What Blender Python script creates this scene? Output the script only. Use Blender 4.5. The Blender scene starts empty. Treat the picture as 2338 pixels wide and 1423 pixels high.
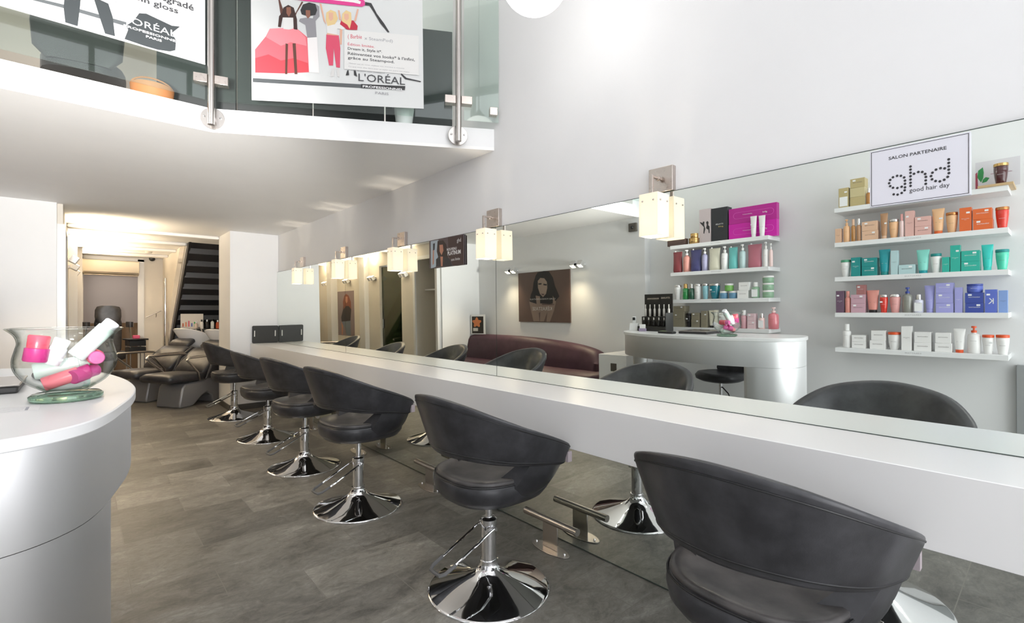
import bpy, math, random
from mathutils import Vector, Matrix
random.seed(7)
C = bpy.context.scene.collection
R = math.radians

# ------------------------------------------------------------------ camera
cam = bpy.data.cameras.new('camera'); cam_o = bpy.data.objects.new('camera', cam); C.objects.link(cam_o)
cam.sensor_width = 36.0; cam.lens = 1111 / 2338 * 36; cam.shift_y = 1.5 / 2338
cam.clip_start = 0.05; cam.clip_end = 100
cam_o.location = (0, 0, 1.3); cam_o.rotation_euler = (R(90), 0, R(-41.386))
bpy.context.scene.camera = cam_o
# ------------------------------------------------------------------ view, sky, big lights
sc = bpy.context.scene
sc.view_settings.view_transform = 'Standard'; sc.view_settings.look = 'None'
sc.view_settings.gamma = 1; sc.view_settings.use_curve_mapping = False
sc.view_settings.exposure = 0.42
w = bpy.data.worlds.new('daylight_sky'); sc.world = w; w.use_nodes = True
w.node_tree.nodes['Background'].inputs[0].default_value = (.93, .95, 1, 1)
w.node_tree.nodes['Background'].inputs[1].default_value = 1.95

def area(name, loc, target, sx, sy, power, col=(1, 1, 1)):
    l = bpy.data.lights.new(name, 'AREA'); l.shape = 'RECTANGLE'; l.size = sx; l.size_y = sy
    l.energy = power; l.color = col
    o = bpy.data.objects.new(name, l); C.objects.link(o); o.location = loc
    o.rotation_euler = (Vector(target) - Vector(loc)).to_track_quat('-Z', 'Y').to_euler(); return o
# daylight through the glazed shopfront behind the camera (y = -1.6): bright street sky
area('street_sky', (2.2, -5.2, 2.3), (-.3, 3, 1.4), 5.0, 4.0, 112, (.96, .98, 1))
area('low_street_fill', (.5, -3.6, .05), (.5, 1.5, 2.6), 4.0, 2.6, 40, (1, .99, .97))  # unseen fill panel added low outside to brighten the ceilings
# added fill lights without fixtures, over the double height space and the mezzanine
area('hall_fill', (.5, 1.2, 4.72), (.5, 1.2, 0), 1.6, 1.6, 7, (1, .985, .97))
area('mezzanine_fill', (.2, 5.2, 4.3), (.2, 5.2, 0), 1.2, 1.2, 40, (1, .96, .9))

area('treatment_room_fill', (.5, 13.0, 2.34), (.5, 13.0, 0), .6, .6, 9, (1, .9, .8))  # fill light added to lift the dark far room, no fixture
# fill spot added near the camera to brighten the low ceiling
fl = bpy.data.lights.new('low_ceiling_fill', 'SPOT'); fl.energy = 860; fl.spot_size = R(47); fl.spot_blend = 1; fl.shadow_soft_size = .12; fl.color = (1, .975, .94)
fo_ = bpy.data.objects.new('low_ceiling_fill', fl); C.objects.link(fo_); fo_.location = (-.35, .35, 1.45)
fo_.rotation_euler = (Vector((.45, 5.4, 2.5)) - fo_.location).to_track_quat('-Z', 'Y').to_euler()
XW = 2.036          # mirror wall
TILT = .011         # the mirrors lean in a little at the top
XS = -1.04          # shelf wall
XB = -.935          # bench wall
LOW = 2.37          # low ceiling
MEZ = 2.51          # mezzanine floor

# ------------------------------------------------------------------ materials
MATS = {}
def mat(name, col, rough=.5, metal=0, spec=None, trans=0, coat=0, emit=None, es=0, ior=None, sheen=0, aniso=0):
    if name in MATS: return MATS[name]
    m = bpy.data.materials.new(name); m.use_nodes = True
    b = m.node_tree.nodes['Principled BSDF']
    b.inputs['Base Color'].default_value = (*col, 1); b.inputs['Roughness'].default_value = rough
    b.inputs['Metallic'].default_value = metal
    if spec is not None: b.inputs['Specular IOR Level'].default_value = spec
    if trans: b.inputs['Transmission Weight'].default_value = trans
    if coat: b.inputs['Coat Weight'].default_value = coat
    if ior: b.inputs['IOR'].default_value = ior
    if aniso: b.inputs['Anisotropic'].default_value = aniso
    if emit: b.inputs['Emission Color'].default_value = (*emit, 1); b.inputs['Emission Strength'].default_value = es
    MATS[name] = m; return m
def hexc(h):
    f = lambda v: (v / 255 / 12.92) if v / 255 <= .04045 else ((v / 255 + .055) / 1.055) ** 2.4
    return tuple(f(int(h[i:i + 2], 16)) for i in (0, 2, 4))
def nz(m, scale, detail=4, rough=.6, coord='Object', sc3=None):
    nt = m.node_tree; tc = nt.nodes.new('ShaderNodeTexCoord'); mp = nt.nodes.new('ShaderNodeMapping')
    n = nt.nodes.new('ShaderNodeTexNoise'); n.inputs['Scale'].default_value = scale
    n.inputs['Detail'].default_value = detail; n.inputs['Roughness'].default_value = rough
    if sc3: mp.inputs['Scale'].default_value = sc3
    nt.links.new(tc.outputs[coord], mp.inputs[0]); nt.links.new(mp.outputs[0], n.inputs['Vector']); return n
def ramp(m, fac, stops):
    r = m.node_tree.nodes.new('ShaderNodeValToRGB'); e = r.color_ramp.elements
    while len(e) < len(stops): e.new(.5)
    for i, (p, c) in enumerate(stops): e[i].position = p; e[i].color = (*c, 1)
    m.node_tree.links.new(fac, r.inputs[0]); return r
def bump(m, fac, strength, dist=.01):
    b = m.node_tree.nodes.new('ShaderNodeBump'); b.inputs['Strength'].default_value = strength
    b.inputs['Distance'].default_value = dist; m.node_tree.links.new(fac, b.inputs['Height'])
    m.node_tree.links.new(b.outputs[0], m.node_tree.nodes['Principled BSDF'].inputs['Normal']); return b

def plaster(name, col, amt=.03):
    m = mat(name, col, .62); n = nz(m, 2.2, 6, .6, 'Object')
    r = ramp(m, n.outputs[0], [(.3, tuple(c * (1 - amt) for c in col)), (.7, col)])
    m.node_tree.links.new(r.outputs[0], m.node_tree.nodes['Principled BSDF'].inputs['Base Color'])
    n2 = nz(m, 60, 3, .6, 'Object'); bump(m, n2.outputs[0], .05, .004); return m
WHITE = plaster('white_wall_paint', (.80, .80, .80)); CEIL = plaster('white_ceiling_paint', (.87, .86, .845))
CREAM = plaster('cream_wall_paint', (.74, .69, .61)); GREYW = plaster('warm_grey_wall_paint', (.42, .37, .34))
TRIMW = mat('white_trim_lacquer', (.78, .77, .75), .35)

def slate():
    m = mat('slate_floor_tiles', (.12, .115, .105), .42); nt = m.node_tree; b = nt.nodes['Principled BSDF']
    tc = nt.nodes.new('ShaderNodeTexCoord'); mp = nt.nodes.new('ShaderNodeMapping')
    mp.inputs['Location'].default_value = (-.17, .004, 0)
    nt.links.new(tc.outputs['Object'], mp.inputs[0])
    br = nt.nodes.new('ShaderNodeTexBrick'); br.inputs['Scale'].default_value = 1
    br.inputs['Brick Width'].default_value = .66; br.inputs['Row Height'].default_value = .3165
    br.inputs['Mortar Size'].default_value = .0025; br.inputs['Mortar Smooth'].default_value = .2
    br.inputs['Color1'].default_value = (.0, .0, .0, 1); br.inputs['Color2'].default_value = (1, 1, 1, 1)
    br.inputs['Mortar'].default_value = (.5, .5, .5, 1)
    nt.links.new(mp.outputs[0], br.inputs['Vector'])
    n = nz(m, 2.6, 12, .74, 'Object', (1, 1.8, 1)); n.inputs['Distortion'].default_value = .6
    rp = ramp(m, n.outputs[0], [(.33, (.13, .124, .108)), (.47, (.25, .237, .21)), (.56, (.29, .277, .248)), (.70, (.46, .445, .405))])
    # fine cleft texture of the slate over the broad clouding
    f2 = nz(m, 14, 10, .8, 'Object', (1, 1.5, 1)); f2.inputs['Distortion'].default_value = 1.2
    r2 = ramp(m, f2.outputs[0], [(.32, (.55, .55, .55)), (.5, (.95, .95, .95)), (.66, (1.3, 1.3, 1.28))])
    m2 = nt.nodes.new('ShaderNodeMix'); m2.data_type = 'RGBA'; m2.blend_type = 'MULTIPLY'; m2.inputs[0].default_value = .75
    nt.links.new(rp.outputs[0], m2.inputs[6]); nt.links.new(r2.outputs[0], m2.inputs[7]); rp = m2
    # shade per tile
    mx = nt.nodes.new('ShaderNodeMix'); mx.data_type = 'RGBA'; mx.blend_type = 'MULTIPLY'; mx.inputs[0].default_value = .42
    nt.links.new(rp.outputs[2], mx.inputs[6]); nt.links.new(br.outputs['Color'], mx.inputs[7])
    gm = nt.nodes.new('ShaderNodeMix'); gm.data_type = 'RGBA'; gm.inputs[7].default_value = (.20, .19, .165, 1)
    nt.links.new(br.outputs['Fac'], gm.inputs[0]); nt.links.new(mx.outputs[2], gm.inputs[6])
    nt.links.new(gm.outputs[2], b.inputs['Base Color'])
    rr = ramp(m, n.outputs[0], [(.3, (.3, .34, .34)), (.7, (.52, .5, .5))]); nt.links.new(rr.outputs[0], b.inputs['Roughness'])
    ad = nt.nodes.new('ShaderNodeMath'); ad.operation = 'SUBTRACT'
    nt.links.new(n.outputs[0], ad.inputs[0]); nt.links.new(br.outputs['Fac'], ad.inputs[1])
    bump(m, ad.outputs[0], .35, .006); return m
SLATE = slate()

def leather(name, a, b_, rough=.42):
    m = mat(name, a, rough, spec=.5); n = nz(m, 9, 6, .6, 'Object')
    r = ramp(m, n.outputs[0], [(.35, a), (.72, b_)])
    m.node_tree.links.new(r.outputs[0], m.node_tree.nodes['Principled BSDF'].inputs['Base Color'])
    n2 = nz(m, 260, 3, .6, 'Object'); bump(m, n2.outputs[0], .12, .0015)
    return m
LEATHER = leather('black_leather', (.024, .024, .027), (.058, .058, .064), .36)
LEATHER_S = leather('worn_black_leather', (.035, .033, .033), (.10, .092, .09), .36)
BURG = leather('burgundy_leather', (.042, .012, .022), (.060, .020, .034), .55)
PIPING = mat('dark_piping', (.012, .012, .013), .4)
CHROME = mat('polished_chrome', (.82, .82, .83), .045, 1)
STEEL = mat('brushed_steel', (.50, .47, .445), .27, 1)
def brushed(name, col, sc3, lo=.2, hi=.38):
    m = mat(name, col, .28, 1); n = nz(m, 1, 4, .6, 'Object', sc3)
    r = ramp(m, n.outputs[0], [(.3, (lo,) * 3), (.7, (hi,) * 3)])
    m.node_tree.links.new(r.outputs[0], m.node_tree.nodes['Principled BSDF'].inputs['Roughness'])
    bump(m, n.outputs[0], .012, .0002); return m
DESKM = mat('brushed_stainless_sheet', (.88, .88, .885), .38, 1, aniso=.6)
NICKEL = brushed('satin_nickel', (.56, .50, .46), (60, 60, 60), .25, .36)
def desk_tangent():
    nt = DESKM.node_tree; tg = nt.nodes.new('ShaderNodeTangent'); tg.direction_type = 'RADIAL'; tg.axis = 'Z'
    b = nt.nodes['Principled BSDF']; nt.links.new(tg.outputs[0], b.inputs['Tangent']); b.inputs['Anisotropic'].default_value = .88; b.inputs['Anisotropic Rotation'].default_value = 0
desk_tangent()
MIRROR = mat('mirror_silver', (.86, .905, .87), .008, 1)
MIRROR_EDGE = mat('dark_mirror_edge', (.05, .07, .06), .3)
GLOSSW = mat('white_gloss_laminate', (.82, .82, .815), .24)
SATINW = mat('white_satin_laminate', (.82, .82, .82), .32)
BLACKP = mat('black_plastic', (.012, .012, .012), .4)
DGREY = mat('dark_grey_plastic', (.045, .045, .045), .5)
SHELFW = mat('white_shelf_lacquer', (.80, .80, .80), .35)
PORC = mat('white_porcelain', (.85, .84, .83), .08)
RUBBER = mat('grey_rubber', (.12, .12, .12), .6)
def clear_glass(name, tint, rough=0.0, mixf=.12):
    m = bpy.data.materials.new(name); m.use_nodes = True; nt = m.node_tree
    nt.nodes.remove(nt.nodes['Principled BSDF']); out = nt.nodes['Material Output']
    t = nt.nodes.new('ShaderNodeBsdfTransparent'); t.inputs[0].default_value = (*tint, 1)
    g = nt.nodes.new('ShaderNodeBsdfGlossy'); g.inputs['Roughness'].default_value = .02
    g.inputs[0].default_value = (1, 1, 1, 1)
    lw = nt.nodes.new('ShaderNodeLayerWeight'); lw.inputs[0].default_value = .5
    pw = nt.nodes.new('ShaderNodeMath'); pw.operation = 'POWER'; pw.inputs[1].default_value = 4
    nt.links.new(lw.outputs['Facing'], pw.inputs[0])
    fr = nt.nodes.new('ShaderNodeMath'); fr.operation = 'MULTIPLY_ADD'; fr.inputs[1].default_value = .5; fr.inputs[2].default_value = .035
    nt.links.new(pw.outputs[0], fr.inputs[0])
    mx = nt.nodes.new('ShaderNodeMixShader'); nt.links.new(fr.outputs[0], mx.inputs[0])
    nt.links.new(t.outputs[0], mx.inputs[1]); nt.links.new(g.outputs[0], mx.inputs[2]); nt.links.new(mx.outputs[0], out.inputs[0])
    MATS[name] = m; return m
GLASS = clear_glass('clear_railing_glass', (.90, .95, .925))
GLASSB = clear_glass('thin_clear_glass', (.955, .975, .965))
def edge_dark():
    nt = GLASSB.node_tree; t = [n for n in nt.nodes if n.type == 'BSDF_TRANSPARENT'][0]; lw = [n for n in nt.nodes if n.type == 'LAYER_WEIGHT'][0]
    r = nt.nodes.new('ShaderNodeValToRGB'); r.color_ramp.elements[0].position = .55; r.color_ramp.elements[0].color = (.97, .98, .975, 1)
    r.color_ramp.elements[1].position = 1; r.color_ramp.elements[1].color = (.45, .50, .48, 1); nt.links.new(lw.outputs['Facing'], r.inputs[0]); nt.links.new(r.outputs[0], t.inputs[0])
edge_dark()
GLASSG = mat('green_base_glass', (.42, .66, .50), .04, trans=.9, ior=1.5)
GLASSD = mat('dark_green_tinted_glass', (.018, .028, .012), .04)
OPAL = bpy.data.materials.new('opal_glass_shade'); OPAL.use_nodes = True
def opal():
    nt = OPAL.node_tree; nt.nodes.remove(nt.nodes['Principled BSDF']); out = nt.nodes['Material Output']
    d = nt.nodes.new('ShaderNodeBsdfDiffuse'); d.inputs[0].default_value = (.85, .82, .76, 1)
    t = nt.nodes.new('ShaderNodeBsdfTranslucent'); t.inputs[0].default_value = (.66, .60, .50, 1)
    e = nt.nodes.new('ShaderNodeEmission'); e.inputs[0].default_value = (1, .93, .80, 1); e.inputs[1].default_value = .22
    a = nt.nodes.new('ShaderNodeMixShader'); a.inputs[0].default_value = .55
    nt.links.new(d.outputs[0], a.inputs[1]); nt.links.new(t.outputs[0], a.inputs[2])
    s = nt.nodes.new('ShaderNodeAddShader'); nt.links.new(a.outputs[0], s.inputs[0]); nt.links.new(e.outputs[0], s.inputs[1])
    nt.links.new(s.outputs[0], out.inputs[0])
opal()
GLOBE = mat('lit_white_globe', (.9, .9, .9), .3, emit=(1, .98, .95), es=4)
SPOTLENS = mat('lit_spot_lens', (.9, .9, .9), .3, emit=(1, .84, .55), es=9)
PINKP = None

# ------------------------------------------------------------------ mesh helpers
class MB:
    def __init__(s): s.v = []; s.f = []; s.m = []
    def add(s, vs, fs, mi=0):
        o = len(s.v); s.v += [tuple(p) for p in vs]; s.f += [tuple(i + o for i in f) for f in fs]; s.m += [mi] * len(fs); return s
    def box(s, x0, x1, y0, y1, z0, z1, mi=0):
        return s.add([(x0, y0, z0), (x1, y0, z0), (x1, y1, z0), (x0, y1, z0), (x0, y0, z1), (x1, y0, z1), (x1, y1, z1), (x0, y1, z1)],
                     [(0, 3, 2, 1), (4, 5, 6, 7), (0, 1, 5, 4), (1, 2, 6, 5), (2, 3, 7, 6), (3, 0, 4, 7)], mi)
    def prism(s, pts, z0, z1, mi=0):
        n = len(pts)
        a = sum(pts[i][0] * pts[(i + 1) % n][1] - pts[(i + 1) % n][0] * pts[i][1] for i in range(n))
        if a < 0: pts = pts[::-1]
        return s.add([(x, y, z0) for x, y in pts] + [(x, y, z1) for x, y in pts],
                     [tuple(range(n))[::-1], tuple(range(n, 2 * n))] + [(i, (i + 1) % n, n + (i + 1) % n, n + i) for i in range(n)], mi)
    def extr(s, pts, o, r, u, depth, mi=0):
        # outline in the plane (r, u) at o, given thickness along r x u
        o, r, u = Vector(o), Vector(r).normalized(), Vector(u).normalized(); nrm = r.cross(u); n = len(pts)
        a = sum(pts[i][0] * pts[(i + 1) % n][1] - pts[(i + 1) % n][0] * pts[i][1] for i in range(n))
        if a < 0: pts = pts[::-1]
        b = [o + r * x + u * y for x, y in pts]; t = [p + nrm * depth for p in b]
        return s.add(b + t, [tuple(range(n))[::-1], tuple(range(n, 2 * n))] + [(i, (i + 1) % n, n + (i + 1) % n, n + i) for i in range(n)], mi)
    def rings(s, rings, cap0=True, cap1=True, mi=0, closed=True):
        n = len(rings[0]); vs = [p for r in rings for p in r]; fs = []
        for i in range(len(rings) - 1):
            for j in range(n if closed else n - 1):
                k = (j + 1) % n; fs.append((i * n + j, i * n + k, (i + 1) * n + k, (i + 1) * n + j))
        if cap0: fs.append(tuple(range(n))[::-1])
        if cap1: fs.append(tuple(range((len(rings) - 1) * n, len(rings) * n)))
        return s.add(vs, fs, mi)
    def lathe(s, prof, c=(0, 0, 0), n=32, mi=0, caps=True):
        rs = [[(c[0] + r * math.cos(2 * math.pi * j / n), c[1] + r * math.sin(2 * math.pi * j / n), c[2] + z) for j in range(n)] for r, z in prof]
        return s.rings(rs, caps, caps, mi)
    def tube(s, path, r, n=10, mi=0, closed=False):
        P = [Vector(p) for p in path]; rs = []; prev = None; m = len(P)
        for i, p in enumerate(P):
            if closed: t = (P[(i + 1) % m] - P[i - 1]).normalized()
            else: t = (P[min(i + 1, m - 1)] - P[max(i - 1, 0)]).normalized()
            if prev is None:
                a = Vector((0, 0, 1)) if abs(t.z) < .9 else Vector((1, 0, 0)); x = t.cross(a).normalized()
            else: x = (prev - t * prev.dot(t)).normalized()
            prev = x; y = t.cross(x); rr = r[i] if isinstance(r, (list, tuple)) else r
            rs.append([tuple(p + x * rr * math.cos(2 * math.pi * j / n) + y * rr * math.sin(2 * math.pi * j / n)) for j in range(n)])
        if closed: rs.append(rs[0]); return s.rings(rs, False, False, mi)
        return s.rings(rs, True, True, mi)
    def cyl(s, a, b, r, n=20, mi=0, r2=None):
        return s.tube([a, b], [r, r if r2 is None else r2], n, mi)
    def sphere(s, c, r, n=24, m=14, mi=0, sz=1):
        rs = [[(c[0] + r * math.sin(math.pi * i / m) * math.cos(2 * math.pi * j / n), c[1] + r * math.sin(math.pi * i / m) * math.sin(2 * math.pi * j / n),
                c[2] - r * sz * math.cos(math.pi * i / m)) for j in range(n)] for i in range(1, m)]
        return s.rings(rs, True, True, mi)
    def xf(s, M): s.v = [tuple(M @ Vector(p)) for p in s.v]; return s

def obj(name, mb, ms, parent=None, smooth=40, bev=0, segs=2, sub=0):
    me = bpy.data.meshes.new(name); me.from_pydata(mb.v, [], mb.f)
    if not isinstance(ms, (list, tuple)): ms = [ms]
    for m in ms: me.materials.append(m)
    if len(ms) > 1: me.polygons.foreach_set('material_index', mb.m)
    me.update()
    if smooth:
        me.polygons.foreach_set('use_smooth', [True] * len(me.polygons)); me.set_sharp_from_angle(angle=R(smooth))
    o = bpy.data.objects.new(name, me); C.objects.link(o)
    if parent is not None: o.parent = parent
    if bev:
        b = o.modifiers.new('soft_edges', 'BEVEL'); b.width = bev; b.segments = segs; b.limit_method = 'ANGLE'; b.angle_limit = R(35)
    if sub:
        q = o.modifiers.new('smoothing', 'SUBSURF'); q.levels = sub; q.render_levels = sub
    return o
def tag(o, label, cat, group=None):
    o['label'] = label; o['category'] = cat
    if group: o['group'] = group
    return o
def thing(name, label, cat, loc=(0, 0, 0), rz=0, group=None):
    o = bpy.data.objects.new(name, None); o.empty_display_size = .05; C.objects.link(o)
    o.location = loc; o.rotation_euler = (0, 0, rz); return tag(o, label, cat, group)
def struct(name, mb, ms, **k):
    o = obj(name, mb, ms, **k); o['kind'] = 'structure'; return o
def dup(root, loc, rz=None, label=None, group=None):
    def cp(o, par):
        c = o.copy(); C.objects.link(c); c.parent = par
        for ch in kids.get(o, []): cp(ch, c)
        return c
    kids = {}
    def walk(o):
        kids[o] = list(o.children)
        for ch in o.children: walk(ch)
    walk(root); c = cp(root, None); c.location = loc
    if rz is not None: c.rotation_euler = (0, 0, rz)
    if label: c['label'] = label
    if group: c['group'] = group
    return c
_txt = {}
def text_fit(s, o, r, u, x0, y0, x1, y1, m, parent, name='lettering', bold=0, depth=.0004, skew=0):
    # the words s fitted in the rectangle x0..x1, y0..y1 of the plane (r, u) through o
    if (s, bold) not in _txt:
        cu = bpy.data.curves.new('words', 'FONT'); cu.body = s; cu.size = 1; cu.offset = bold; cu.resolution_u = 2
        t = bpy.data.objects.new('words', cu); C.objects.link(t); bpy.context.view_layer.update()
        me = bpy.data.meshes.new_from_object(t); vs = [tuple(v.co) for v in me.vertices]; fs = [tuple(p.vertices) for p in me.polygons]
        bpy.data.objects.remove(t); bpy.data.meshes.remove(me); _txt[(s, bold)] = (vs, fs)
    vs, fs = _txt[(s, bold)]
    ax, bx = min(v[0] for v in vs), max(v[0] for v in vs); ay, by = min(v[1] for v in vs), max(v[1] for v in vs)
    o, r, u = Vector(o), Vector(r).normalized(), Vector(u).normalized(); n = r.cross(u)
    P = []
    for v in vs:
        X = x0 + (v[0] - ax) / (bx - ax) * (x1 - x0); Y = y0 + (v[1] - ay) / (by - ay) * (y1 - y0)
        P.append(o + r * X + u * (Y + skew * (X - x0)) + n * depth)
    return obj(name, MB().add(P, fs), m, parent, smooth=0)
def flats(polys, o, r, u, cols, parent, name='print', d0=.0006, step=.00011):
    # printed figure: closed outlines stacked by a hair
    mb = MB(); o, r, u = Vector(o), Vector(r).normalized(), Vector(u).normalized(); n = r.cross(u); names = []
    from mathutils.geometry import tessellate_polygon
    for i, (c, pts) in enumerate(polys):
        if c not in names: names.append(c)
        d = d0 + i * step; P = [o + r * x + u * y + n * d for x, y in pts]
        tris = tessellate_polygon([P])
        fs = []
        for t in tris:
            a, b, c2 = (P[k] for k in t)
            fs.append(tuple(t) if (b - a).cross(c2 - a).dot(n) > 0 else tuple(t)[::-1])
        mb.add(P, fs, names.index(c))
    return obj(name, mb, [mat('print_' + c, hexc(cols[c]), .45) for c in names], parent, smooth=0)
def smooth_keys(keys, n):
    # Catmull-Rom through the keys (tuples), n samples per span
    out = []; K = [tuple(k) for k in keys]; m = len(K)
    for i in range(m - 1):
        p0, p1, p2, p3 = K[max(i - 1, 0)], K[i], K[i + 1], K[min(i + 2, m - 1)]
        for j in range(n):
            t = j / n
            out.append(tuple(.5 * (2 * b + (c - a) * t + (2 * a - 5 * b + 4 * c - d) * t * t + (3 * b - a - 3 * c + d) * t ** 3) for a, b, c, d in zip(p0, p1, p2, p3)))
    out.append(K[-1]); return out
def sup(n, ex):
    return [(math.copysign(abs(math.cos(t)) ** (2 / ex), math.cos(t)), math.copysign(abs(math.sin(t)) ** (2 / ex), math.sin(t))) for t in (2 * math.pi * j / n for j in range(n))]

# ------------------------------------------------------------------ tables of printed outlines and products
# product: shelf, kind, y, width, base z, height, colour, cap colour, print, label
POLY_D= [('grey2', [(0.224, 2.687), (0.84, 2.706), (0.84, 2.682), (0.224, 2.663)]), ('pink1', [(0.393, 3.002), (0.462, 3.014), (0.528, 2.962), (0.549, 2.823), (0.538, 2.751), (0.393, 2.73), (0.237, 2.72), (0.236, 2.857), (0.297, 2.944), (0.317, 2.99)]), ('pink2', [(0.317, 2.99), (0.462, 3.014), (0.517, 2.961), (0.524, 2.909), (0.434, 2.922), (0.379, 2.894), (0.297, 2.937)]), ('pink3', [(0.237, 2.806), (0.31, 2.836), (0.379, 2.806), (0.448, 2.827), (0.531, 2.806), (0.535, 2.753), (0.393, 2.732), (0.237, 2.722)]), ('brown1', [(0.405, 2.912), (0.419, 2.909), (0.415, 2.728), (0.402, 2.727)]), ('brown1', [(0.444, 2.916), (0.462, 2.918), (0.472, 2.733), (0.456, 2.732)]), ('white', [(0.389, 3.068), (0.451, 3.072), (0.448, 3.005), (0.424, 2.996), (0.393, 2.997)]), ('brown1', [(0.364, 3.172), (0.373, 3.17), (0.393, 3.109), (0.393, 3.065), (0.379, 3.071)]), ('brown1', [(0.496, 3.174), (0.505, 3.171), (0.469, 3.104), (0.455, 3.065), (0.449, 3.075)]), ('brown2', [(0.393, 3.124), (0.42, 3.144), (0.451, 3.131), (0.469, 3.066), (0.472, 3.0), (0.451, 3.002), (0.448, 3.071), (0.389, 3.065), (0.379, 3.005), (0.363, 3.006), (0.369, 3.07), (0.386, 3.094)]), ('skin2', [(0.41, 3.128), (0.434, 3.132), (0.437, 3.1), (0.424, 3.072), (0.41, 3.093)]), ('gry1', [(0.486, 3.069), (0.524, 3.08), (0.574, 3.079), (0.581, 2.968), (0.528, 2.958), (0.517, 3.035), (0.481, 3.053)]), ('gry1', [(0.574, 3.168), (0.596, 3.156), (0.598, 3.096), (0.574, 3.064), (0.559, 3.077)]), ('pale', [(0.528, 2.958), (0.584, 2.968), (0.595, 2.752), (0.538, 2.751)]), ('black1', [(0.489, 3.121), (0.503, 3.156), (0.538, 3.173), (0.574, 3.168), (0.584, 3.132), (0.574, 3.101), (0.531, 3.089), (0.496, 3.096)]), ('skin2', [(0.519, 3.124), (0.544, 3.126), (0.545, 3.09), (0.531, 3.074), (0.52, 3.091)]), ('pink4', [(0.637, 2.989), (0.709, 2.993), (0.718, 2.915), (0.716, 2.795), (0.694, 2.796), (0.68, 2.911), (0.676, 2.805), (0.653, 2.803), (0.634, 2.906)]), ('skin1', [(0.644, 3.003), (0.691, 3.004), (0.705, 2.99), (0.637, 2.989)]), ('white', [(0.637, 3.06), (0.716, 3.076), (0.752, 3.046), (0.737, 3.03), (0.701, 3.033), (0.698, 2.995), (0.641, 3.0)]), ('blond', [(0.637, 3.123), (0.662, 3.143), (0.691, 3.134), (0.705, 3.094), (0.687, 3.058), (0.644, 3.042), (0.634, 3.078)]), ('skin1', [(0.651, 3.125), (0.676, 3.127), (0.676, 3.087), (0.662, 3.074), (0.651, 3.088)]), ('skin1', [(0.598, 3.175), (0.609, 3.172), (0.627, 3.085), (0.637, 3.049), (0.622, 3.069)]), ('skin1', [(0.716, 3.035), (0.73, 3.029), (0.726, 2.938), (0.716, 2.937)]), ('white2', [(0.669, 2.786), (0.684, 2.787), (0.68, 2.738), (0.662, 2.736)]), ('white2', [(0.698, 2.788), (0.712, 2.79), (0.712, 2.737), (0.7, 2.74)]), ('red1', [(0.723, 3.085), (0.795, 3.093), (0.82, 3.062), (0.817, 3.037), (0.759, 3.032), (0.716, 3.061)]), ('blond', [(0.73, 3.127), (0.752, 3.151), (0.781, 3.14), (0.784, 3.088), (0.773, 3.038), (0.759, 3.062), (0.726, 3.081)]), ('skin1', [(0.741, 3.128), (0.766, 3.13), (0.768, 3.101), (0.755, 3.085), (0.742, 3.098)]), ('skin1', [(0.705, 3.147), (0.714, 3.144), (0.724, 3.089), (0.712, 3.087)]), ('skin1', [(0.817, 3.167), (0.826, 3.165), (0.81, 3.091), (0.799, 3.09)]), ('pink5', [(0.351, 3.185), (0.817, 3.243), (0.861, 3.222), (0.864, 3.196), (0.846, 3.183), (0.759, 3.18), (0.503, 3.178)]), ('pale', [(0.623, 3.219), (0.81, 3.227), (0.839, 3.214), (0.835, 3.198), (0.795, 3.203), (0.616, 3.203)]), ('black1', [(0.864, 3.215), (0.901, 3.212), (0.934, 3.151), (0.978, 3.095), (1.01, 3.045), (1.001, 3.042), (0.956, 3.092), (0.912, 3.164), (0.89, 3.195), (0.864, 3.194)]), ('white', [(0.741, 3.03), (1.189, 3.041), (1.189, 2.793), (0.741, 2.789)]), ('black1', [(1.083, 2.795), (1.113, 2.77), (1.203, 2.757), (1.201, 2.751), (1.106, 2.761), (1.079, 2.787)]), ('black1', [(0.759, 2.783), (0.766, 2.784), (0.77, 2.754), (0.75, 2.751)]), ('black1', [(0.797, 2.787), (0.808, 2.788), (0.817, 2.749), (0.799, 2.757)]), ('black1', [(0.84, 2.706), (1.106, 2.717), (1.104, 2.692), (0.84, 2.681)])]
POLY_L= [('grey2', [(-0.239, 2.802), (-0.199, 2.819), (-0.07, 2.831), (0.172, 2.839), (0.172, 2.817), (-0.07, 2.813)]), ('black2', [(-0.07, 2.874), (-0.009, 2.9), (-0.012, 2.848), (-0.021, 2.743), (-0.067, 2.744), (-0.073, 2.814)]), ('black2', [(0.038, 2.92), (0.058, 2.914), (0.098, 2.907), (0.116, 2.843), (0.125, 2.747), (0.085, 2.746), (0.065, 2.818)]), ('skin2', [(-0.122, 2.851), (-0.077, 2.871), (-0.103, 2.842), (-0.119, 2.842)]), ('black2', [(0.226, 2.909), (0.257, 2.919), (0.371, 2.898), (0.409, 2.908), (0.371, 2.858), (0.39, 2.824), (0.387, 2.767), (0.362, 2.751), (0.289, 2.738), (0.164, 2.747), (0.179, 2.801), (0.172, 2.822), (0.202, 2.858)]), ('gry3', [(0.487, 3.006), (0.511, 2.963), (0.514, 2.833), (0.469, 2.757), (0.396, 2.776), (0.409, 2.908), (0.426, 2.92), (0.5, 2.943)])]
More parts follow.
